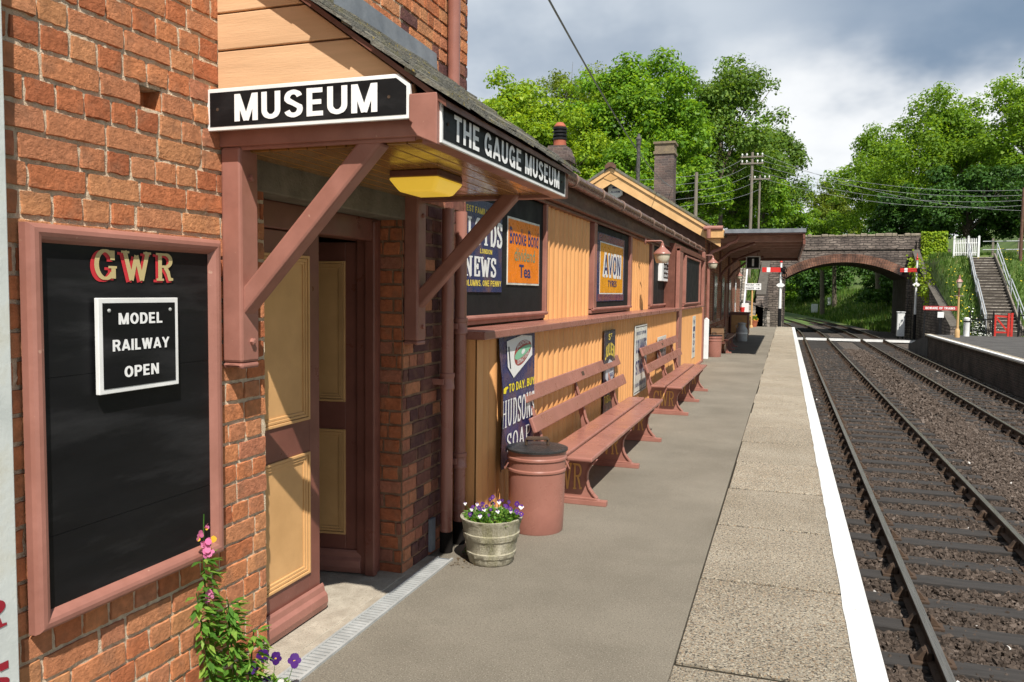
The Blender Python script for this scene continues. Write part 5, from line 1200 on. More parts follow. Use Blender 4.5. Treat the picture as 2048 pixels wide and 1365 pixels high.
for k, y in enumerate((27.2, 30.6, 34.4, 38.4)):
    b = MB(); b.box(-2.30, -2.235, y, y + 1.25, .9, 2.55); w = b.build('window', M['choc'], sb, bevel=.01)
    b = MB(); b.box(-2.24, -2.228, y + .12, y + .58, 1.0, 2.45); b.box(-2.24, -2.228, y + .67, y + 1.13, 1.0, 2.45); b.build('pane', M['glasspale'], w)
b = MB(); b.box(-2.30, -2.23, 32.6, 33.6, 0, 2.3); b.build('door', M['choc_door'], sb, bevel=.01)
# chimney, soil vent pipe
b = MB(); b.box(-4.72, -4.02, 30, 30.75, 3.8, 6.95); c = b.build('chimney', M['brickchim'], sb)
b = MB(); b.box(-4.76, -3.98, 29.96, 30.79, 6.95, 7.05); b.box(-4.72, -4.02, 30, 30.75, 7.05, 7.32); b.box(-4.77, -3.97, 29.95, 30.8, 7.32, 7.40); b.build('chimney_cap', pmat('lichen_brick', (.17, .13, .10), (.26, .20, .12), rough=.95, scale=6, bump=.8), c)
b = MB(); b.tube([(-4.64, 26.2, 4.5), (-4.64, 26.2, 6.78)], .06, 10); b.lathe([(.06, 6.60), (.085, 6.66), (.07, 6.72), (.10, 6.80), (.06, 6.88), (.03, 6.98)], (-4.64, 26.2, 0), 10); b.build('vent_pipe', pmat('peeling_black_pipe', (.025, .025, .025), (.12, .11, .10), rough=.8, scale=18), sb, smooth=True)
t = thing('alarm_box', 'small white hexagonal alarm box on the brown gable', 'alarm box', (-4.95, GY - .05, 4.93))
b = MB(); b.prism([(.26 * math.cos(a + .52), .26 * math.sin(a + .52)) for a in np.linspace(0, 2 * math.pi, 7)[:-1]], (-4.96, GY - .02, 4.93), EX, EZ, 0, .1); b.build('case', M['white'], t, bevel=.02)
b = MB(); b.box(-5.05, -4.87, GY - .126, GY - .122, 4.99, 5.05); b.text('ALARM', (-5.1, GY - .124, 4.86), EX, EZ, 0, .28, 0, .06, 0, .02); b.build('marking', mN, t)
# museum building's own chimney behind the roof
mc = thing('chimney_stack', 'squat dark chimney with a red banded pot behind the porch roof', 'chimney', (-5.55, 20, 3.2))
b = MB(); b.box(-5.82, -5.28, 19.7, 20.3, 3.2, 5.15); b.box(-5.87, -5.23, 19.65, 20.35, 5.15, 5.28); b.prism([(-.32, 0), (.32, 0), (.22, .25), (-.22, .25)], (-5.55, 20.3, 5.28), EX, EZ, 0, .6); b.build('stack', M['brickchim'], mc)
b = MB(); b.lathe([(.17, 5.5), (.155, 5.75), (.15, 5.75)], (-5.55, 20, 0), 16); b.lathe([(.15, 6.02), (.155, 6.05), (.09, 6.14), (.02, 6.16)], (-5.55, 20, 0), 16); p = b.build('chimney_pot', pmat('terracotta', (.32, .085, .045), (.40, .12, .065), rough=.85), mc, smooth=True)
b = MB()
for z in (5.70, 5.785, 5.87, 5.955): b.lathe([(.15, z), (.178, z + .012), (.178, z + .06), (.15, z + .075)], (-5.55, 20, 0), 16)
b.build('pot_louvre', M['black'], p, smooth=True)

# things standing on and by the far part of the platform
t = thing('white_post', 'white painted post at the far end of the corrugated wall', 'post', (-2.12, 23.6, 0))
b = MB(); b.box(-2.2, -2.06, 23.55, 23.68, 0, 1.12); b.prism([(-2.2, 1.12), (-2.06, 1.12), (-2.13, 1.18)], (0, 23.68, 0), EX, EZ, 0, .13); b.build('shaft', M['white'], t, bevel=.008)
t = thing('platform_number_sign', 'black hanging platform number sign reading 1 under the canopy', 'sign', (-1.13, 30, 2.98))
b = MB(); b.box(-1.39, -.90, 29.97, 30.03, 2.76, 3.22); b.build('border', M['white'], t, bevel=.006)
b = MB(); b.box(-1.35, -.94, 29.966, 29.969, 2.80, 3.18); b.build('panel', M['black'], t)
b = MB(); b.box(-1.18, -1.11, 29.962, 29.965, 2.86, 3.12); b.build('numeral', M['letter'], t)
b = MB(); b.tube([(-1.3, 30, 3.21), (-1.3, 30, 3.4)], .012, 6); b.tube([(-1.0, 30, 3.21), (-1.0, 30, 3.4)], .012, 6); b.build('hanger', M['choc'], t)
t = thing('milk_churn', 'grey metal milk churn beside the shaded bench', 'milk churn', (-1.62, 33.2, 0))
b = MB(); b.lathe([(.2, 0), (.22, .03), (.225, .42), (.21, .50), (.14, .58), (.135, .66), (.165, .69), (.165, .72), (.02, .75)], (-1.62, 33.2, 0), 20); b.build('body', M['steel'], t, smooth=True)
b = MB(); b.tube([(-1.82, 33.2, .52), (-1.86, 33.2, .6), (-1.78, 33.2, .64)], .014, 6); b.build('handle', M['steel'], t)
b = MB(); b.lathe([(.215, .3), (.232, .31), (.232, .34), (.215, .35)], (-1.62, 33.2, 0), 20); b.build('band', M['white'], t, smooth=True)
t = thing('tool_cupboard', 'dark brown wooden cupboard against the wall beyond the milk churn', 'cupboard', (-1.95, 35.6, 0))
b = MB(); b.box(-2.22, -1.45, 35.2, 36.2, .18, 1.05); b.box(-2.22, -1.42, 35.16, 36.24, 1.05, 1.1); b.build('cabinet', M['choc'], t, bevel=.01)
b = MB()
for x in (-2.18, -1.52): b.box(x, x + .07, 35.22, 35.3, 0, .18)
b.build('foot', M['choc'], t)
b = MB(); b.box(-2.15, -1.52, 35.17, 35.199, .25, .98); b.build('door', pmat('buff_door', (.42, .23, .09), rough=.5), t)
t = thing('luggage_barrow', 'old luggage piled on a two wheeled barrow by the wall', 'barrow', (-2.0, 26.2, 0))
b = MB(); b.box(-2.22, -1.75, 25.6, 26.7, .32, .38); b.build('deck', M['choc'], t)
b = MB()
for x in (-2.2, -1.78): b.lathe([(.16, 0), (.16, .04), (.06, .05)], (x, 26.0, .16), 14, 'x')
b.build('wheel', M['rust'], t)
for (y0, y1, z0, z1, c) in ((25.62, 26.2, .383, .62, (.16, .08, .04)), (26.22, 26.68, .383, .58, (.07, .05, .04)), (25.7, 26.3, .623, .82, (.22, .13, .07))):
    tt = thing('suitcase', {.62: 'tan leather suitcase lying flat at the near end of the barrow', .58: 'dark suitcase at the far end of the barrow', .82: 'light brown suitcase stacked on the tan one'}[z1], 'suitcase', (-1.98, (y0 + y1) / 2, z0))
    b = MB(); b.box(-2.18, -1.79, y0, y1, z0, z1); b.build('case', pmat('leather', c, rough=.5), tt, bevel=.02)
    b = MB(); b.tube([(-1.785, (y0 + y1) / 2 - .07, z1 - .1), (-1.765, (y0 + y1) / 2 - .05, z1 - .1), (-1.765, (y0 + y1) / 2 + .05, z1 - .1), (-1.785, (y0 + y1) / 2 + .07, z1 - .1)], .008, 6); b.build('handle', M['rust'], tt)
t = thing('direction_sign', 'white boards with black arrows on a cream post at the platform end', 'sign', (-1.79, 47, 0))
b = MB(); b.tube([(-1.79, 47, 0), (-1.79, 47, 2.5)], .05, 10); b.lathe([(.09, 0), (.09, .08), (.05, .14)], (-1.79, 47, 0), 10); b.build('post', M['creamdoor'], t)
b = MB(); b.box(-2.2, -1.32, 46.93, 46.96, 2.12, 2.30); b.box(-2.2, -1.32, 46.93, 46.96, 2.31, 2.48); b.build('board', M['white'], t)
b = MB(); b.text('WAY OUT', (-2.15, 46.928, 2.35), EX, EZ, 0, .45, 0, .09, 0, .03); b.text('TOILETS', (-2.15, 46.928, 2.16), EX, EZ, 0, .45, 0, .09, 0, .03)
for z in (2.2, 2.4): b.sheet([(-1.6, z - .01), (-1.48, z - .01), (-1.48, z - .04), (-1.38, z), (-1.48, z + .04), (-1.48, z + .01), (-1.6, z + .01)], (0, 46.928, 0), EX, EZ)
b.build('lettering', mK, t)
t = thing('fire_point', 'white board with red fire buckets at the end of the station wall', 'fire point', (-2.1, 44.5, 0))
b = MB(); b.box(-2.2, -1.85, 44.5, 44.56, .35, 1.4); b.box(-2.06, -2.0, 44.52, 44.58, 0, .35); b.build('board', M['white'], t)
for x, z in ((-2.17, .55), (-2.17, .9)):
    b = MB(); b.lathe([(.10, z), (.14, z + .28), (.125, z + .28)], (x, 44.35, 0), 12); b.build('bucket', M['red'], t, smooth=True)
t = thing('terracotta_pot', 'small terracotta pot of yellow flowers at the platform end', 'plant pot', (-1.72, 48.3, 0))
b = MB(); b.lathe([(.17, 0), (.24, .32), (.26, .32), (.26, .37), (.22, .37)], (-1.72, 48.3, 0), 14); b.build('pot', pmat('terracotta_pot', (.36, .11, .05), rough=.9), t, smooth=True)
rng = np.random.default_rng(2); L_ = [leaf_quad(V(-1.72, 48.3, .37), V(*rng.normal(0, .6, 2), 1), V(0, 1, 0), .3, .1) for k in range(60)]
quads('foliage', np.array(L_), M['leafS'], rng.random(60), t)
L_ = [leaf_quad(V(-1.72, 48.3, .5) + rng.normal(0, .12, 3), V(*rng.normal(0, 1, 3)), V(0, 1, 0), .07, .07) for k in range(40)]
quads('flowers', np.array(L_), M['petal'], np.full(40, .7), t)

# ------------------------------------------------------------------ stone road bridge
br = thing('road_bridge', 'sandstone road bridge with a wide sooty brick arch over the tracks', 'bridge', (4.3, 68, -1.2))
AX0, AX1, ASZ, AKZ, BY0, BY1 = -0.10, 8.65, 3.18, 4.45, 68.0, 76.0
cx = (AX0 + AX1) / 2; half = (AX1 - AX0) / 2; rise = AKZ - ASZ; RAD = (half * half + rise * rise) / (2 * rise); ccz = AKZ - RAD
az = lambda x, r=RAD: ccz + math.sqrt(max(0, r * r - (x - cx) ** 2))
b = MB(); xs = np.linspace(AX0, AX1, 41)
for yy, fl_ in ((BY0, 0), (BY1, 1)):
    pts = []
    for x in xs: pts += [(x, yy, az(x) + .12), (x, yy, 5.42)]
    f = [(2 * i, 2 * i + 2, 2 * i + 3, 2 * i + 1) for i in range(40)]
    b.add(pts, f if not fl_ else [q[::-1] for q in f])
b.box(-4.5, AX0, BY0, BY1, -1.3, 5.42); b.box(AX1, 11.6, BY0, BY1, -1.3, 5.42)
b.build('abutment', M['rubble'], br)
b = MB(); pts = []
for x in xs: pts += [(x, BY0 + .02, az(x)), (x, BY1 - .02, az(x))]
b.add(pts, [(2 * i, 2 * i + 1, 2 * i + 3, 2 * i + 2) for i in range(40)])
b.box(AX0 - .3, AX0 + .012, BY0 + .03, BY1 - .03, -1.3, ASZ); b.box(AX1 - .012, AX1 + .3, BY0 + .03, BY1 - .03, -1.3, ASZ)
b.build('arch_soffit', M['engbrick'], br)
b = MB(); n = 56; a0 = math.asin(half / RAD) + .02
for i in range(n):
    t0 = -a0 + 2 * a0 * i / n + .0012; t1 = -a0 + 2 * a0 * (i + 1) / n - .0012; r0, r1 = RAD, RAD + .66; o = random.uniform(0, .025)
    P = lambda t_, r, y: (cx + r * math.sin(t_), y, ccz + r * math.cos(t_))
    b.hexa([P(t0, r0, BY0 - .04 - o), P(t1, r0, BY0 - .04 - o), P(t1, r0, BY0 + .3), P(t0, r0, BY0 + .3), P(t0, r1, BY0 - .04 - o), P(t1, r1, BY0 - .04 - o), P(t1, r1, BY0 + .3), P(t0, r1, BY0 + .3)])
b.build('arch_ring', M['archbrick'], br)
b = MB(); b.box(-4.5, 9.3, BY0 - .10, BY0 + .1, 5.42, 5.58); b.build('string_course', M['rubble'], br, bevel=.03)
b = MB()
for yy in (BY0, BY1 - .45):
    b = MB(); b.box(-4.5, 11.2, yy, yy + .45, 5.58, 6.42); b.build('parapet', M['rubble'], br)
b = MB(); x = -4.5; rng = np.random.default_rng(8)
while x < 11.2:
    w = rng.uniform(.3, .7)
    for yy in (BY0 - .05, BY1 - .5): b.box(x, min(x + w - .02, 11.25), yy, yy + .55, 6.42, 6.60 + rng.normal(0, .035))
    x += w
b.build('coping', pmat('lichen_coping', (.22, .18, .14), (.33, .28, .21), rough=.95, scale=3, bump=.9, bscale=12), br, bevel=.04)
b = MB(); b.box(9.25, 11.2, BY0 - .28, BY0 - .002, -1.2, 5.9); b.build('pier', M['rubble'], br)
b = MB(); b.box(-4.5, -3.2, BY0 - .25, BY0 - .002, -1.2, 5.9); b.build('pier', M['rubble'], br)
b = MB(); b.box(-4.5, 11.2, BY0 + .45, BY1 - .45, 5.0, 5.5); b.build('road_deck', M['asphalt2'], br)
b = MB(); b.prism([(67.7, -1.3), (67.7, 5.3), (65.5, 4.3), (61, 2.9), (51.6, .1), (51.6, -1.3)], (8.95, 0, 0), EY, EZ, 0, .45); b.build('wing_wall', M['rubble'], br); b = MB(); b.prism([(66.0, -1.3), (67.7, -1.3), (67.7, 4.2), (66.0, 4.2)], (-2.3, 0, 0), EY, EZ, 0, .5)
b.prism([(52, -1.2), (66, -1.2), (66, 4.4), (62, 3.6), (54, 1.75), (52, 1.6)], (-1.75, 0, 0), EY, EZ, 0, .45)
b.build('wing_wall', M['rubble'], br)
b = MB()
for p, q in (((67.7, 5.3), (65.5, 4.3)), ((65.5, 4.3), (61, 2.9)), ((61, 2.9), (51.6, .1))): b.bar((9.17, p[0], p[1] + .04), (9.17, q[0], q[1] + .04), .5, .08)
for p, q in (((66, 4.4), (62, 3.6)), ((62, 3.6), (54, 1.75))): b.bar((-1.52, p[0], p[1] + .07), (-1.52, q[0], q[1] + .07), .6, .14)
b.build('wing_coping', pmat('grey_coping', (.075, .066, .056), (.12, .105, .088), rough=.95, scale=3, bump=.8, bscale=10), br)
t = thing('retaining_wall', 'low pale rubble retaining wall at the end of the platform', 'wall', (-2.5, 52, 0))
b = MB(); b.prism([(-6, -1.2), (-.9, -1.2), (-.9, .9), (-2.2, 1.35), (-6, 1.5)], (0, 52.0, 0), EX, EZ, -.35, 0); b.build('stonework', M['palestone'], t)
b = MB(); b.prism([(-6, 1.5), (-2.2, 1.35), (-.9, .9), (-.9, 1.02), (-2.2, 1.48), (-6, 1.62)], (0, 51.95, 0), EX, EZ, -.45, 0); b.build('coping', M['rubble'], t)

# ------------------------------------------------------------------ semaphore signals
def signal(label, x, y, z0, z1, armz, discz, split, ladder_dx):
    t = thing('semaphore_signal', label, 'signal', (x, y, z0), 'semaphore signals by the bridge')
    b = MB(); b.tube([(x, y, split), (x, y, z1)], [.085, .06], 12); p = b.build('post', M['white'], t, smooth=True)
    b = MB(); b.tube([(x, y, z0), (x, y, split)], .092, 12); b.box(x - .2, x + .2, y - .2, y + .2, z0 - .1, z0 + .1); b.build('post_base', M['black'], t)
    b = MB(); b.lathe([(.065, z1), (.10, z1 + .03), (.05, z1 + .08), (.075, z1 + .16), (.03, z1 + .26), (.008, z1 + .5)], (x, y, 0), 10); b.build('finial', M['red'], p, smooth=True)
    b = MB(); b.box(x - 1.06, x + .02, y - .14, y - .115, armz - .14, armz + .14); a = b.build('arm', M['red'], t)
    b = MB(); b.box(x - .80, x - .60, y - .144, y - .141, armz - .14, armz + .14); b.build('arm_stripe', M['white'], a)
    b = MB(); b.lathe([(.17, -.02), (.17, .02), (.12, .02), (.12, -.02)], (x + .17, y - .13, armz - .02), 16, 'y', cap=False); b.lathe([(.16, -.02), (.16, .02), (.11, .02), (.11, -.02)], (x + .19, y - .13, armz - .32), 16, 'y', cap=False); b.box(x - .02, x + .12, y - .14, y - .11, armz - .12, armz + .12); b.build('spectacle', M['black'], t)
    b = MB(); b.box(x + .05, x + .23, y + .02, y + .2, armz - .25, armz + .08); b.build('signal_lamp', M['black'], t)
    b = MB(); b.prism([(-.25, 0), (-.13, .11), (.13, .11), (.25, 0), (.13, -.11), (-.13, -.11)], (x, y - .09, discz), EX, EZ, 0, .03); b.build('white_diamond', M['white'], t, bevel=.005)
    b = MB(); lx = x + ladder_dx
    b.bar((lx - .14, y + .25, z0), (lx - .14, y + .15, armz + .2), .03, .04, (1, 0, 0)); b.bar((lx + .14, y + .25, z0), (lx + .14, y + .15, armz + .2), .03, .04, (1, 0, 0)); z = z0 + .25
    while z < armz: b.bar((lx - .14, y + .22, z), (lx + .14, y + .22, z), .02, .02); z += .28
    b.build('ladder', M['black'], t)
    return t
signal('red armed semaphore signal at the end of the near platform', -.32, 50.3, -1.0, 3.75, 3.33, 2.42, 1.05, .06)
signal('red armed semaphore signal in front of the dark wing wall', 8.52, 62, -1.2, 4.35, 3.67, 2.66, .6, -.34)
t = thing('relay_cabinet', 'white relay cabinet at the foot of the ladder by the arch', 'cabinet', (7.68, 62.5, -1.2))
b = MB(); b.box(7.45, 7.93, 62.2, 62.7, -.95, .72); b.box(7.42, 7.96, 62.15, 62.75, .72, .77); b.build('case', M['relay'], t, bevel=.015)
b = MB(); b.box(7.5, 7.6, 62.3, 62.6, -1.25, -.95); b.box(7.78, 7.88, 62.3, 62.6, -1.25, -.95); b.build('foot', M['black'], t)
b = MB(); b.box(7.50, 7.88, 62.185, 62.199, -.8, .65); b.build('door', M['relay'], t)
for k, (x, y, w, h) in enumerate(((3.9, 122, .85, 1.5), (5.9, 124, .4, 1.4))):
    tt = thing('lineside_cabinet', ('wide white lineside cabinet seen through the arch', 'narrow white lineside cabinet seen through the arch')[k], 'cabinet', (x, y, 0))
    gz = float(Hgt(np.array([x]), np.array([float(y)]))[0])
    b = MB(); b.box(x - w / 2, x + w / 2, y, y + .8, gz + .3, gz + h); b.build('case', M['relay'], tt, bevel=.03)
    b = MB(); b.box(x - w / 2 + .1, x + w / 2 - .1, y + .1, y + .7, gz - .3, gz + .3); b.build('base', M['black'], tt)
t = thing('marker_post', 'short white topped marker post by the wing wall', 'post', (7.75, 47.5, -.1))
b = MB(); b.box(7.68, 7.82, 47.5, 47.6, -.3, 1.0); b.build('shaft', M['black'], t)
b = MB(); b.box(7.6, 7.9, 47.47, 47.499, .75, 1.05); b.build('plate', M['white'], t)

# ------------------------------------------------------------------ steps, fences and signs on the opposite platform
st_ = thing('steps', 'flight of grey steps climbing the grassy bank to the road', 'steps', (11.2, 49.5, -.1))
N_ = 26
def sp_(u): return np.array([(10.45, 49.4, -.12), (11.95, 49.4, -.12)]) * (1 - u) + np.array([(11.5, 60.4, 4.45), (12.8, 60.4, 4.45)]) * u
b = MB()
for i in range(N_):
    A = sp_(i / N_); B = sp_((i + 1) / N_); zt = B[0][2]
    b.hexa([(A[0][0], A[0][1], zt - .6), (A[1][0], A[1][1], zt - .6), (B[1][0], B[1][1] + .05, zt - .6), (B[0][0], B[0][1] + .05, zt - .6), (A[0][0], A[0][1], zt), (A[1][0], A[1][1], zt), (B[1][0], B[1][1] + .05, zt), (B[0][0], B[0][1] + .05, zt)])
b.build('treads', pmat('dark_step_timber', (.06, .05, .042), (.10, .085, .07), rough=.9, scale=4), st_)
b = MB()
for i in range(N_):
    A = sp_(i / N_); zt = sp_((i + 1) / N_)[0][2]; b.box(A[0][0] + .02, A[1][0] - .02, A[0][1] - .02, A[0][1] + .05, zt - .03, zt + .012)
b.build('nosing', M['palestone'], st_)
b = MB()
for k in (0, 1):
    A = sp_(0)[k]; B = sp_(1)[k]; s_ = -.06 if k == 0 else .06; b.bar((A[0] + s_, A[1], A[2] + .1), (B[0] + s_, B[1], B[2] + .1), .1, .42)
b.build('string', M['timber'], st_)
for k, s_ in ((0, -.16), (1, .2)):
    b = MB()
    for h in (.55, .95):
        path = []
        for u in (0.02, .46, .52, 1.0):
            q = sp_(u)[k]; path.append((q[0] + s_, q[1], q[2] + h))
        path[2] = (path[2][0], path[2][1], path[1][2] + .03); path[3] = (path[3][0], path[3][1], path[3][2])
        b.tube(path, .032, 8)
    for u in (.02, .24, .46, .52, .76, 1.0):
        q = sp_(u)[k]; b.tube([(q[0] + s_, q[1], q[2] - .1), (q[0] + s_, q[1], q[2] + .95)], .03, 8)
    b.build('handrail', M['greyrail'], st_, smooth=True)
def pickets(name, label, p0, p1, h, n, mat, posts, pt=.06, w=.05):
    t = thing(name, label, 'fence', tuple(p0)); p0 = V(*p0); p1 = V(*p1)
    for k in range(n):
        c = p0 + (p1 - p0) * (k + .5) / n; b = MB()
        b.box(c[0] - w / 2, c[0] + w / 2, c[1] - .015, c[1] + .015, c[2] + .05, c[2] + h); b.prism([(-w / 2, 0), (w / 2, 0), (0, .07)], (c[0], c[1] + .015, c[2] + h), EX, EZ, 0, .03)
        b.build('picket', mat, t)
    b = MB()
    for z in (.25, h * .78): b.bar(p0 + V(0, .03, z), p1 + V(0, .03, z), .03, .06)
    b.build('fence_rail', mat, t)
    for u in posts:
        c = p0 + (p1 - p0) * u; b = MB(); b.box(c[0] - pt, c[0] + pt, c[1] - pt, c[1] + pt, c[2] - .1, c[2] + h + .15); b.prism([(-pt, 0), (pt, 0), (0, .1)], (c[0], c[1] + pt, c[2] + h + .15), EX, EZ, 0, pt * 2); b.build('fence_post', mat, t)
    return t
pickets('picket_fence', 'white picket gate and fence at the top of the steps', (10.55, 60.8, 4.55), (12.0, 60.8, 4.55), 1.15, 14, M['white'], (0, .58, 1.0))
pickets('railing', 'black vertical bar railing at the foot of the steps', (8.85, 46.1, -.1), (9.9, 46.1, -.1), 1.05, 14, M['black'], (0, 1.0), pt=.03, w=.025)
pickets('railing', 'black railing to the far side of the red gate', (11.0, 46.1, -.1), (13.5, 46.1, -.1), 1.35, 24, M['black'], (0, .5, 1.0), pt=.03, w=.025)
t = thing('gate', 'red wooden gate with a diagonal brace at the foot of the steps', 'gate', (9.95, 46.1, -.1))
b = MB(); b.box(9.95, 10.03, 46.06, 46.14, -.1, .98); b.box(10.52, 10.62, 46.04, 46.16, -.1, 1.06); b.box(10.66, 10.76, 46.04, 46.16, -.1, 1.08); b.build('stile', M['redgate'], t)
b = MB(); b.bar((10.03, 46.1, .92), (10.55, 46.1, .88), .05, .09); b.bar((10.0, 46.1, .10), (10.55, 46.1, .1), .05, .08); b.bar((10.0, 46.1, .86), (10.54, 46.1, .16), .05, .08); b.build('bar', M['redgate'], t)
t = thing('white_bollard', 'round white bollard beside the black railing', 'bollard', (8.55, 45.2, -.1))
b = MB(); b.lathe([(.14, -.1), (.14, .70), (.15, .72), (.15, .80), (.05, .84)], (8.55, 45.2, 0), 16); b.build('shaft', M['white'], t, smooth=True)
b = MB(); b.lathe([(.142, .60), (.152, .61), (.152, .66), (.142, .67)], (8.55, 45.2, 0), 16, cap=False); b.build('band', M['black'], t, smooth=True)
lp = thing('lamp_post', 'cream lamp post with a small brown lantern on the opposite platform', 'lamp post', (7.86, 43.6, -.1))
b = MB(); b.tube([(7.86, 43.6, -.1), (7.86, 43.6, 1.85)], [.06, .045], 10); b.lathe([(.12, -.1), (.11, .25), (.07, .32)], (7.86, 43.6, 0), 10); b.build('post', pmat('lamp_post_cream', (.52, .33, .15), rough=.5), lp, smooth=True)
b = MB(); b.tube([(7.86, 43.6, 1.85), (7.86, 43.6, 2.3)], .03, 8); b.tube([(7.66, 43.6, 1.9), (8.06, 43.6, 1.9)], .018, 6); b.build('stem', M['choc'], lp)
b = MB(); b.lathe([(.07, 2.3), (.13, 2.55), (.13, 2.57)], (7.86, 43.6, 0), 6); b.build('lantern', M['opal'], lp)
b = MB(); b.lathe([(.17, 2.57), (.08, 2.70), (.05, 2.72), (.05, 2.78), (.015, 2.9)], (7.86, 43.6, 0), 6); b.build('lantern_cap', M['pink'], lp)
t = thing('warning_sign', 'long red warning board with white capitals fixed beside the cream lamp post', 'sign', (7.05, 43.5, 1.2))
b = MB(); b.box(6.32, 7.80, 43.46, 43.49, 1.20, 1.40); b.build('board', pmat('faded_red_board', (.42, .05, .05), rough=.5), t)
b = MB(); b.box(6.36, 6.44, 43.49, 43.55, -.1, 1.4); b.build('leg', M['black'], t)
b = MB(); b.sans('BEWARE OF TRAINS', (0, 43.457, 0), EX, EZ, 6.42, 7.70, 1.245, 1.355, .0, T=.2); b.build('lettering', M['letter'], t)
t = thing('field_fence', 'grey post and rail fence along the top of the bank', 'fence', (12.4, 61.2, 4.5))
for k in range(6):
    b = MB(); x = 12.9 + k * 1.5; b.box(x - .06, x + .06, 61.1, 61.22, 4.2, 5.75); b.build('fence_post', M['timber'], t)
b = MB()
for z in (5.0, 5.55): b.tube([(12.3, 61.1, z), (20.6, 61.1, z + .05)], .03, 6)
b.build('fence_rail', M['greyrail'], t)
t = thing('steps', 'narrow stone steps with a white handrail beyond the station building', 'steps', (-2.7, 50.5, 0))
b = MB()
for i in range(18): b.box(-4.2, -2.42, 50.6 + i * .3, 50.95 + i * .3, -.3, .2 + i * .2)
b.build('treads', M['palestone'], t)
b = MB(); b.tube([(-2.38, 50.4, .2), (-2.38, 50.4, 1.1), (-2.42, 56, 4.9)], .045, 8); b.tube([(-2.42, 56, 3.6), (-2.42, 56, 4.95)], .045, 8); b.build('handrail', M['white'], t, smooth=True)

# ------------------------------------------------------------------ telegraph poles and wires
def pole(label, x, y, z0, z1, arms, r=.13, mat='timber'):
    t = thing('telegraph_pole', label, 'telegraph pole', (x, y, z0), 'telegraph poles')
    b = MB(); b.tube([(x, y, z0), (x, y, z1)], [r, r * .75], 10); b.build('pole', M[mat], t, smooth=True)
    for z in arms:
        b = MB(); b.box(x - .75, x + .75, y - .15, y - .08, z - .05, z + .05); a = b.build('crossarm', M['timber'], t)
        for dx in (-.65, -.35, .35, .65):
            b = MB(); b.lathe([(.03, 0), (.03, .06), (.055, .07), (.06, .14), (.03, .18)], (x + dx, y - .11, z + .05), 8); b.build('insulator', M['white'], a)
    return t
pole('short plain pole in front of the trees behind the chimney', -5.11, 48, 2.0, 8.87, ())
pole('tall telegraph pole with two crossarms rising beyond the canopy', -2.44, 57.5, -.5, 11.47, (11.15, 10.7), r=.13)
pole('thinner telegraph pole beside the tall one', -2.06, 62, -.5, 10.55, (10.25,), r=.10)
pole('dark pole on the bank at the edge of the picture', 14.25, 60, 3.0, 8.9, (), r=.11, mat='fascia')
def wire(label, p, q, sag, r, mat, grp=None):
    p = V(*p); q = V(*q); b = MB()
    pts = [p + (q - p) * u - V(0, 0, sag * 4 * u * (1 - u)) for u in np.linspace(0, 1, 25)]
    b.tube(pts, r, 5); o = b.build('overhead_wire', mat, None); tag(o, label, 'wire', grp); return o
wire('thick grey cable sweeping down over the platform roofs', (-2.19, 7, 4.66), (-4.06, 30.2, 5.75), .35, .011, M['wire'])
for k in range(5):
    dx = (-.65, -.35, 0, .35, .65)[k]
    wire('thin wire strung between the poles across the trees', (-2.44 + dx, 57.4, (11.3, 10.85, 10.3, 9.8, 11.3)[k]), (14.2, 60, 8.75 - k * .33), .8, .011, M['wire'], 'thin wires across the trees')
    wire('thin wire running from the short plain pole to the tall telegraph pole', (-5.11, 48, 8.7 - k * .42), (-2.44 + dx, 57.4, 11.0 - k * .5), .2, .010, M['wire'], 'thin wires between the two poles')
    wire('thin wire leading away behind the brick chimney', (-5.11, 48, 8.7 - k * .42), (-14, 40, 7.9 - k * .4), .3, .010, M['wire'], 'thin wires behind the chimney')

# ------------------------------------------------------------------ trees, ivy, grass
LEAF = {
    'lime': attr_mat('lime_leaf', [(0, (0.085, 0.164, 0.011)), (.5, (0.199, 0.328, 0.020)), (1, (0.381, 0.484, 0.031))], rough=.5, scale=.25, amount=.25, bump=0, translucent=.45),
    'maple': attr_mat('maple_leaf', [(0, (0.049, 0.125, 0.011)), (.5, (0.140, 0.285, 0.020)), (1, (0.296, 0.453, 0.031))], rough=.5, scale=.25, amount=.25, bump=0, translucent=.42),
    'pale': attr_mat('pale_oak_leaf', [(0, (0.079, 0.165, 0.014)), (.5, (0.158, 0.286, 0.024)), (1, (0.263, 0.385, 0.042))], rough=.55, scale=.2, amount=.2, bump=0, translucent=.5),
    'ash': attr_mat('ash_leaf', [(0, (0.047, 0.105, 0.017)), (.5, (0.117, 0.218, 0.030)), (1, (0.234, 0.342, 0.054))], rough=.55, scale=.25, amount=.25, bump=0, translucent=.4),
    'olive': attr_mat('olive_leaf', [(0, (0.064, 0.107, 0.013)), (.5, (0.152, 0.223, 0.022)), (1, (0.272, 0.330, 0.039))], rough=.55, scale=.2, amount=.3, bump=0, translucent=.42),
    'dark': attr_mat('shade_leaf', [(0, (0.017, 0.053, 0.009)), (.5, (0.043, 0.112, 0.015)), (1, (0.086, 0.180, 0.024))], rough=.55, scale=.25, amount=.3, bump=0, translucent=.25),
}
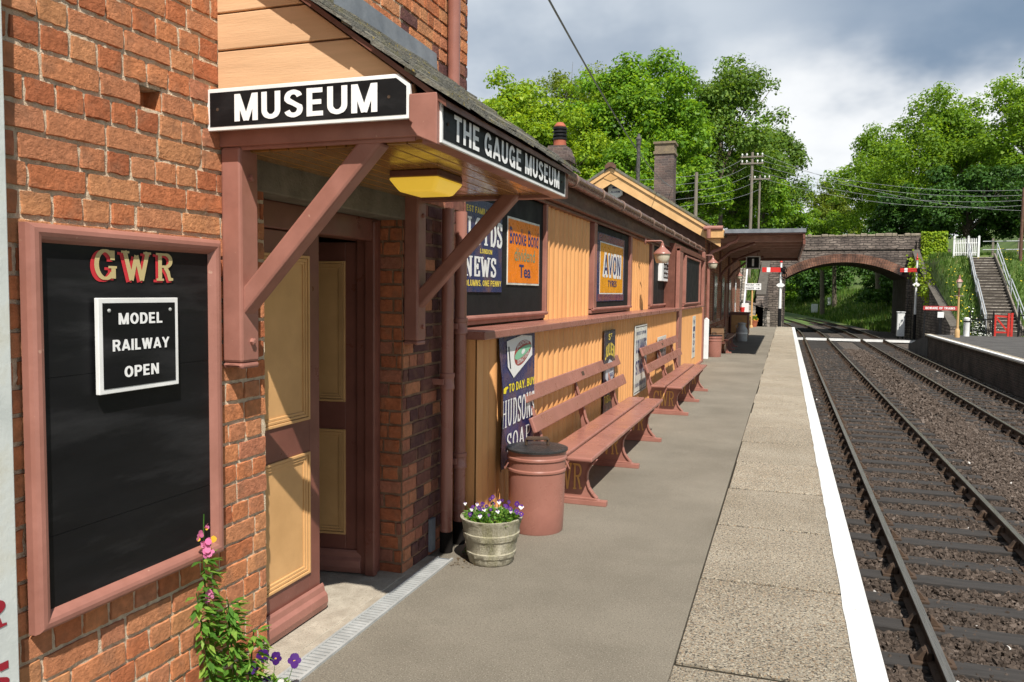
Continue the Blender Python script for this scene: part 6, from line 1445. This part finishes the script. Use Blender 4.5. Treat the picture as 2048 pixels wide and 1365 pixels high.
def tree(name, label, base, top, cc, rad, kind, nclump, nleaf, leaf, seed, open_=0.0, group=None, crf=.30, trunk=.28):
    """crown = many leaf clumps scattered through an ellipsoid (centre cc, radii rad); leaves are small bent quads"""
    rng = np.random.default_rng(seed); cc = V(*cc); rad = V(*rad); base = V(*base)
    t = thing(name, label, 'tree', tuple(base), group)
    d = rng.normal(size=(nclump, 3)); d /= np.linalg.norm(d, axis=1)[:, None]; d[:, 2] = np.where(d[:, 2] < -.5, -d[:, 2] * .5, d[:, 2])
    nclump = int(nclump * 2.1); d = rng.normal(size=(nclump, 3)); d /= np.linalg.norm(d, axis=1)[:, None]; d[:, 2] = np.where(d[:, 2] < -.75, -d[:, 2], d[:, 2]); nleaf = int(nleaf * 1.9); leaf = leaf * .72; crf = crf * .72
    rr = .25 + .72 * rng.random(nclump) ** .5
    wob = 1 + .22 * np.sin(3 * np.arctan2(d[:, 1], d[:, 0]) + seed) + rng.normal(0, .08, nclump)
    C = cc + d * rad * (rr * wob)[:, None]
    cr = rad.mean() * crf * rng.uniform(.6, 1.25, nclump)
    w = cr ** 2; idx = rng.choice(nclump, nleaf, p=w / w.sum())
    q = rng.normal(size=(nleaf, 3)); q /= np.linalg.norm(q, axis=1)[:, None]; q[:, 2] = np.where(q[:, 2] < -.6, -q[:, 2], q[:, 2])
    rl = (.35 + .95 * rng.random(nleaf) ** .9)
    P = C[idx] + q * (cr[idx] * rl)[:, None] * np.array([1.1, 1.1, .9])
    nrm = q * .8 + np.array([0, 0, .45]) + rng.normal(0, .45, (nleaf, 3)); nrm /= np.linalg.norm(nrm, axis=1)[:, None]
    a = np.cross(nrm, rng.normal(size=(nleaf, 3))); a /= np.linalg.norm(a, axis=1)[:, None]; b2 = np.cross(nrm, a)
    s = leaf * (.5 + 1.1 * rng.random(nleaf) ** 1.6)[:, None]
    Q = np.stack([P - a * s * .55, P + b2 * s * .34 + nrm * s * .08, P + a * s * .55 - nrm * s * .12, P - b2 * s * .34 + nrm * s * .08], 1)
    if open_: Q = Q[rng.random(nleaf) > open_ * (rl > .8)]; idx2 = None
    tone = np.clip(np.repeat(rng.normal(.5, .16, nclump)[idx], 1) + rng.normal(0, .17, nleaf), 0, 1)[:len(Q)]
    quads('crown', Q, LEAF[kind], tone, t)
    b = MB(); fork = base + (cc - base) * .55; fork[2] = base[2] + (cc[2] - rad[2] * .55 - base[2]) * .9 + .3
    b.tube([base - V(0, 0, .5), base + (fork - base) * .5 + V(*rng.normal(0, .1, 2), 0), fork, cc + V(0, 0, rad[2] * .2)], [trunk, trunk * .85, trunk * .72, trunk * .3], 10)
    for k in range(min(16, nclump)):
        e = C[k]; m_ = fork + (e - fork) * .5 + V(0, 0, .12 * np.linalg.norm(e - fork)); st0 = fork + (cc - fork) * rng.uniform(0, .7)
        b.tube([st0, m_, e], [trunk * .36, trunk * .22, trunk * .06], 6, cap=False)
        for j in range(2):
            f2 = e + rng.normal(0, 1, 3) * cr[k] * .9; b.tube([m_ + (e - m_) * .4, f2], [trunk * .12, trunk * .03], 4, cap=False)
    b.build('trunk', M['bark'], t, smooth=True)
    return t
def G(x, y): return float(Hgt(np.array([float(x)]), np.array([float(y)]))[0])
GL = 'trees behind the station'; GR = 'trees beyond the bridge'
TL = [
    ('lime_tree', 'pale lime green tree nearest the brick building', (-18.0, 53, 11.0), (3.7, 3.4, 5.0), 'lime', 48, 17000, .30, .15),
    ('sparse_tree', 'thin olive tree with bare twigs showing at its top', (-16.3, 66, 14.4), (4.3, 3.6, 5.6), 'olive', 56, 13000, .28, .3),
    ('maple_tree', 'big bright green maple directly behind the chimneys', (-9.6, 58, 12.6), (4.6, 4.2, 5.2), 'maple', 60, 24000, .33, .05),
    ('ash_tree', 'tall darker ash tree with the highest crown', (-5.6, 70, 14.4), (5.6, 4.6, 5.8), 'ash', 66, 22000, .33, .15),
    ('maple_tree', 'rounded dark maple leaning towards the bridge', (-2.6, 84, 12.2), (4.5, 4.2, 5.8), 'ash', 54, 17000, .36, .1),
    ('maple_tree', 'lower bright maple behind the telegraph poles', (-4.6, 74, 9.6), (4.2, 3.6, 4.0), 'maple', 46, 14000, .34, .05),
    ('hazel_tree', 'low bushy tree between the lime green tree and the maple', (-14.8, 50, 9.6), (3.6, 3.0, 3.6), 'lime', 36, 11000, .28, .05),
    ('hazel_tree', 'low bushy green tree just behind the gable', (-10.3, 51, 8.4), (3.6, 3.0, 3.6), 'maple', 36, 11000, .28, .05),
    ('hazel_tree', 'low bright tree at the canopy end', (-6.2, 55, 7.9), (2.7, 2.6, 2.6), 'maple', 30, 9000, .27, .05),
    ('sparse_tree', 'pale olive tree between the lime green tree and the big maple', (-13.6, 60, 12.6), (3.6, 3.2, 5.0), 'lime', 46, 12000, .27, .2),
    ('hazel_tree', 'small leafy tree beside the end of the bridge parapet', (-.7, 88, 8.6), (2.7, 2.6, 3.4), 'maple', 30, 9000, .3, .05),
    ('hazel_tree', 'low bush filling the gap at the edge of the brick building', (-21.5, 50, 8.2), (3.2, 3.0, 3.2), 'maple', 26, 7000, .3, .05),
]
for k, (n_, lab, cc_, rd, kd, nc_, nl, lf, op) in enumerate(TL):
    tree(n_, lab, (cc_[0] + .3, cc_[1], G(cc_[0], cc_[1])), 0, cc_, rd, kd, nc_, nl, lf, 40 + k, op, GL, crf=.27)
TR = [
    ('oak_tree', 'largest olive green tree over the steps', (15.0, 95, 14.4), (7.4, 6.0, 7.6), 'pale', 96, 30000, .40, .12),
    ('oak_tree', 'olive tree cut by the picture edge', (21.3, 86, 14.8), (5.6, 5.0, 7.2), 'pale', 60, 18000, .38, .15),
    ('oak_tree', 'medium olive tree standing between the large tree and the sky', (10.2, 107, 14.2), (5.4, 5.0, 7.4), 'pale', 56, 15000, .42, .2),
    ('willow_tree', 'small grey green tree above the middle of the bridge', (6.0, 122, 11.6), (4.6, 4.0, 5.4), 'olive', 50, 12000, .40, .25),
    ('willow_tree', 'pale tree low behind the parapet in the gap over the tracks', (4.2, 116, 8.8), (4.0, 3.6, 4.2), 'pale', 40, 10000, .38, .1),
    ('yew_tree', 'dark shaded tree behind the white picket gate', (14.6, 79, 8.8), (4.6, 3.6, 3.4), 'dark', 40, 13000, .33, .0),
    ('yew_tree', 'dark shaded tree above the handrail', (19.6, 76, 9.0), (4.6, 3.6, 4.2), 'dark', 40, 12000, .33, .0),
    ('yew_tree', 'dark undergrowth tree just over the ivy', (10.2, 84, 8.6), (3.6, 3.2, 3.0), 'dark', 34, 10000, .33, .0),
]
for k, (n_, lab, cc_, rd, kd, nc_, nl, lf, op) in enumerate(TR):
    tree(n_, lab, (cc_[0] + .5, cc_[1], G(cc_[0], cc_[1])), 0, cc_, rd, kd, nc_, nl, lf, 70 + k, op, GR, crf=.26, trunk=.34)
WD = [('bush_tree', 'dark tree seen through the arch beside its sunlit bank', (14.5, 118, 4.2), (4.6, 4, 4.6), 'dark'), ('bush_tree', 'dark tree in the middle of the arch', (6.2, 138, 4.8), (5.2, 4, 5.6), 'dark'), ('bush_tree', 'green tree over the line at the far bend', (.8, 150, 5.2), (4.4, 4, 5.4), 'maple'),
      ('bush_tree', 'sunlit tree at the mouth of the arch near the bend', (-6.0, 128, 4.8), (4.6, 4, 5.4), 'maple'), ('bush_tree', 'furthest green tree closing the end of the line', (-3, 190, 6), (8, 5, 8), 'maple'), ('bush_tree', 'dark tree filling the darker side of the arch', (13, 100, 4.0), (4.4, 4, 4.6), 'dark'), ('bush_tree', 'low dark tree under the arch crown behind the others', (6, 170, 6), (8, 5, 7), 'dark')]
for k, (n_, lab, cc_, rd, kd) in enumerate(WD):
    tree(n_, lab, (cc_[0], cc_[1], G(cc_[0], cc_[1])), 0, cc_, rd, kd, 40, 10000, .5, 100 + k, 0, 'trees seen through the arch', crf=.30, trunk=.25)

# ivy on the end of the parapet and down the wing wall
rng = np.random.default_rng(12); t = thing('ivy', 'bright green ivy hanging over the end of the bridge parapet', 'ivy', (10.3, 67.6, 5.5)); L_ = []
for k in range(4200):
    if rng.random() < .45: p = V(rng.uniform(9.6, 11.2), BY0 - .3 - rng.random() * .25, rng.uniform(4.6, 6.72))
    else:
        u = rng.random(); p = V(9.0 + rng.normal(.2, .25), 67.3 - u * 8, 4.7 - u * 2.3 + rng.normal(0, .3) - rng.random() * .9)
    L_.append(leaf_quad(p, V(*rng.normal(0, 1, 2), -.5), V(0, -1, .4) + rng.normal(0, .4, 3), .2, .17))
quads('leaves', np.array(L_), LEAF['lime'], .4 + .6 * rng.random(len(L_)), t)

def grass(name, label, n, xf, seed, h, mat, w=.03):
    rng = np.random.default_rng(seed); xy = xf(rng, n); x, y = xy[:, 0], xy[:, 1]; z = Hgt(x, y)
    hh = h * rng.uniform(.5, 1.3, len(x)); a = rng.random(len(x)) * 6.283; lean = rng.normal(0, .3, (len(x), 2)) * hh[:, None]
    P = np.stack([np.stack([x - np.cos(a) * w, y - np.sin(a) * w, z - .04], -1), np.stack([x + np.cos(a) * w, y + np.sin(a) * w, z - .04], -1), np.stack([x + lean[:, 0], y + lean[:, 1], z + hh], -1)], 1)
    o = quads(name, P, mat, rng.random(len(x)), kind='stuff'); tag(o, label, 'grass'); return o
M['grass'] = attr_mat('meadow_grass', [(0, (.035, .085, .012)), (.6, (.085, .17, .022)), (.93, (.15, .22, .04)), (1, (.30, .28, .12))], rough=.6, scale=.5, amount=.3, bump=0, translucent=.3)
def rbank(rng, n):
    x = rng.uniform(9.3, 24, n); y = rng.uniform(47.8, 66, n); k = ~((x > 10.2 + (y - 49) * .1) & (x < 12.2 + (y - 49) * .08) & (y < 61)); return np.stack([x, y], -1)[k]
grass('grass', 'long meadow grass on the sunny bank beside the steps', 30000, rbank, 1, .32, M['grass'])
def lbank(rng, n): return np.stack([rng.uniform(-9, -1.9, n), rng.uniform(52.2, 66, n)], -1)
grass('grass', 'grass on the small bank at the end of the near platform', 12000, lbank, 2, .3, M['grass'])
def abank(rng, n):
    y = rng.uniform(77, 170, n); c_ = 4.0 + trackx(y); s = rng.random(n); x = np.where(rng.random(n) < .7, c_ + 4.0 + s * 9, c_ - 4.6 - s * 8); return np.stack([x, y], -1)
grass('grass', 'rough grass on the cutting seen through the arch', 24000, abank, 3, .55, M['grass'], .06)
def flowers(label, n, cx_, cy_, sx, sy, col, seed, sz, zo):
    rng = np.random.default_rng(seed); x = rng.normal(cx_, sx, n); y = rng.normal(cy_, sy, n); z = Hgt(x, y) + rng.uniform(.2, zo, n)
    Q = np.array([leaf_quad(V(x[i], y[i], z[i]), V(*rng.normal(0, 1, 2), .2), V(0, -.5, 1), sz, sz) for i in range(n)])
    o = quads('wildflowers', Q, flat('wildflower', col, .7), kind='stuff'); tag(o, label, 'wildflowers')
flowers('yellow wildflowers dotted over the bank by the lamp post', 90, 9.8, 55, .6, 3.5, (.70, .55, .03), 1, .10, .5)
flowers('white cow parsley beside the black railing', 260, 10.1, 49.5, .4, .9, (.75, .77, .68), 2, .10, .9)
flowers('yellow wildflowers beside the upper handrail', 30, 13.6, 60, .7, 1.5, (.70, .55, .03), 3, .11, .5)

# weeds and grit where the wall meets the platform
def weeds(label, n, pos, seed, sz):
    rng = np.random.default_rng(seed); x, y = pos; t = thing('weed', label, 'weed', (x, y, 0)); L_ = []
    for k in range(n):
        a = rng.random() * 6.283; L_.append(leaf_quad(V(x + rng.normal(0, .02), y + rng.normal(0, .04), .002), V(abs(math.cos(a)) * .8, math.sin(a), rng.uniform(.2, 1.2)), V(0, 0, 1) + rng.normal(0, .3, 3), sz * rng.uniform(.5, 1.3), sz * .3))
    quads('leaves', np.array(L_), M['leafS'], rng.random(n), t)
weeds('tiny weed at the foot of the two downpipes', 40, (-2.10, 5.28), 1, .05)
weeds('tiny weed under the plinth behind the flower tub', 30, (-2.06, 5.62), 2, .06)
weeds('tiny weed at the plinth between the two benches', 30, (-2.05, 11.9), 3, .08)
weeds('weed sprouting beside the rail chair nearest the camera', 30, (.66, 6.6), 4, .05)
bpy.data.objects['weed.003'].location.z = -1.21
rng = np.random.default_rng(31); n = 500
x = -2.10 + np.abs(rng.normal(0, .10, n)); y = rng.uniform(5.05, 16.5, n); y[:260] = rng.normal(5.25, .16, 260)
Q = np.array([leaf_quad(V(x[i], y[i], .003 + .004 * rng.random()), V(*rng.normal(0, 1, 2), .1), V(0, 0, 1), rng.uniform(.008, .028), rng.uniform(.006, .014)) for i in range(n)])
o = quads('litter', Q, attr_mat('dead_leaf_grit', [(0, (.05, .035, .02)), (.6, (.14, .09, .045)), (1, (.25, .20, .12))], bump=0), rng.random(n), kind='stuff'); tag(o, 'brown dead leaves and grit gathered along the foot of the wall', 'litter')
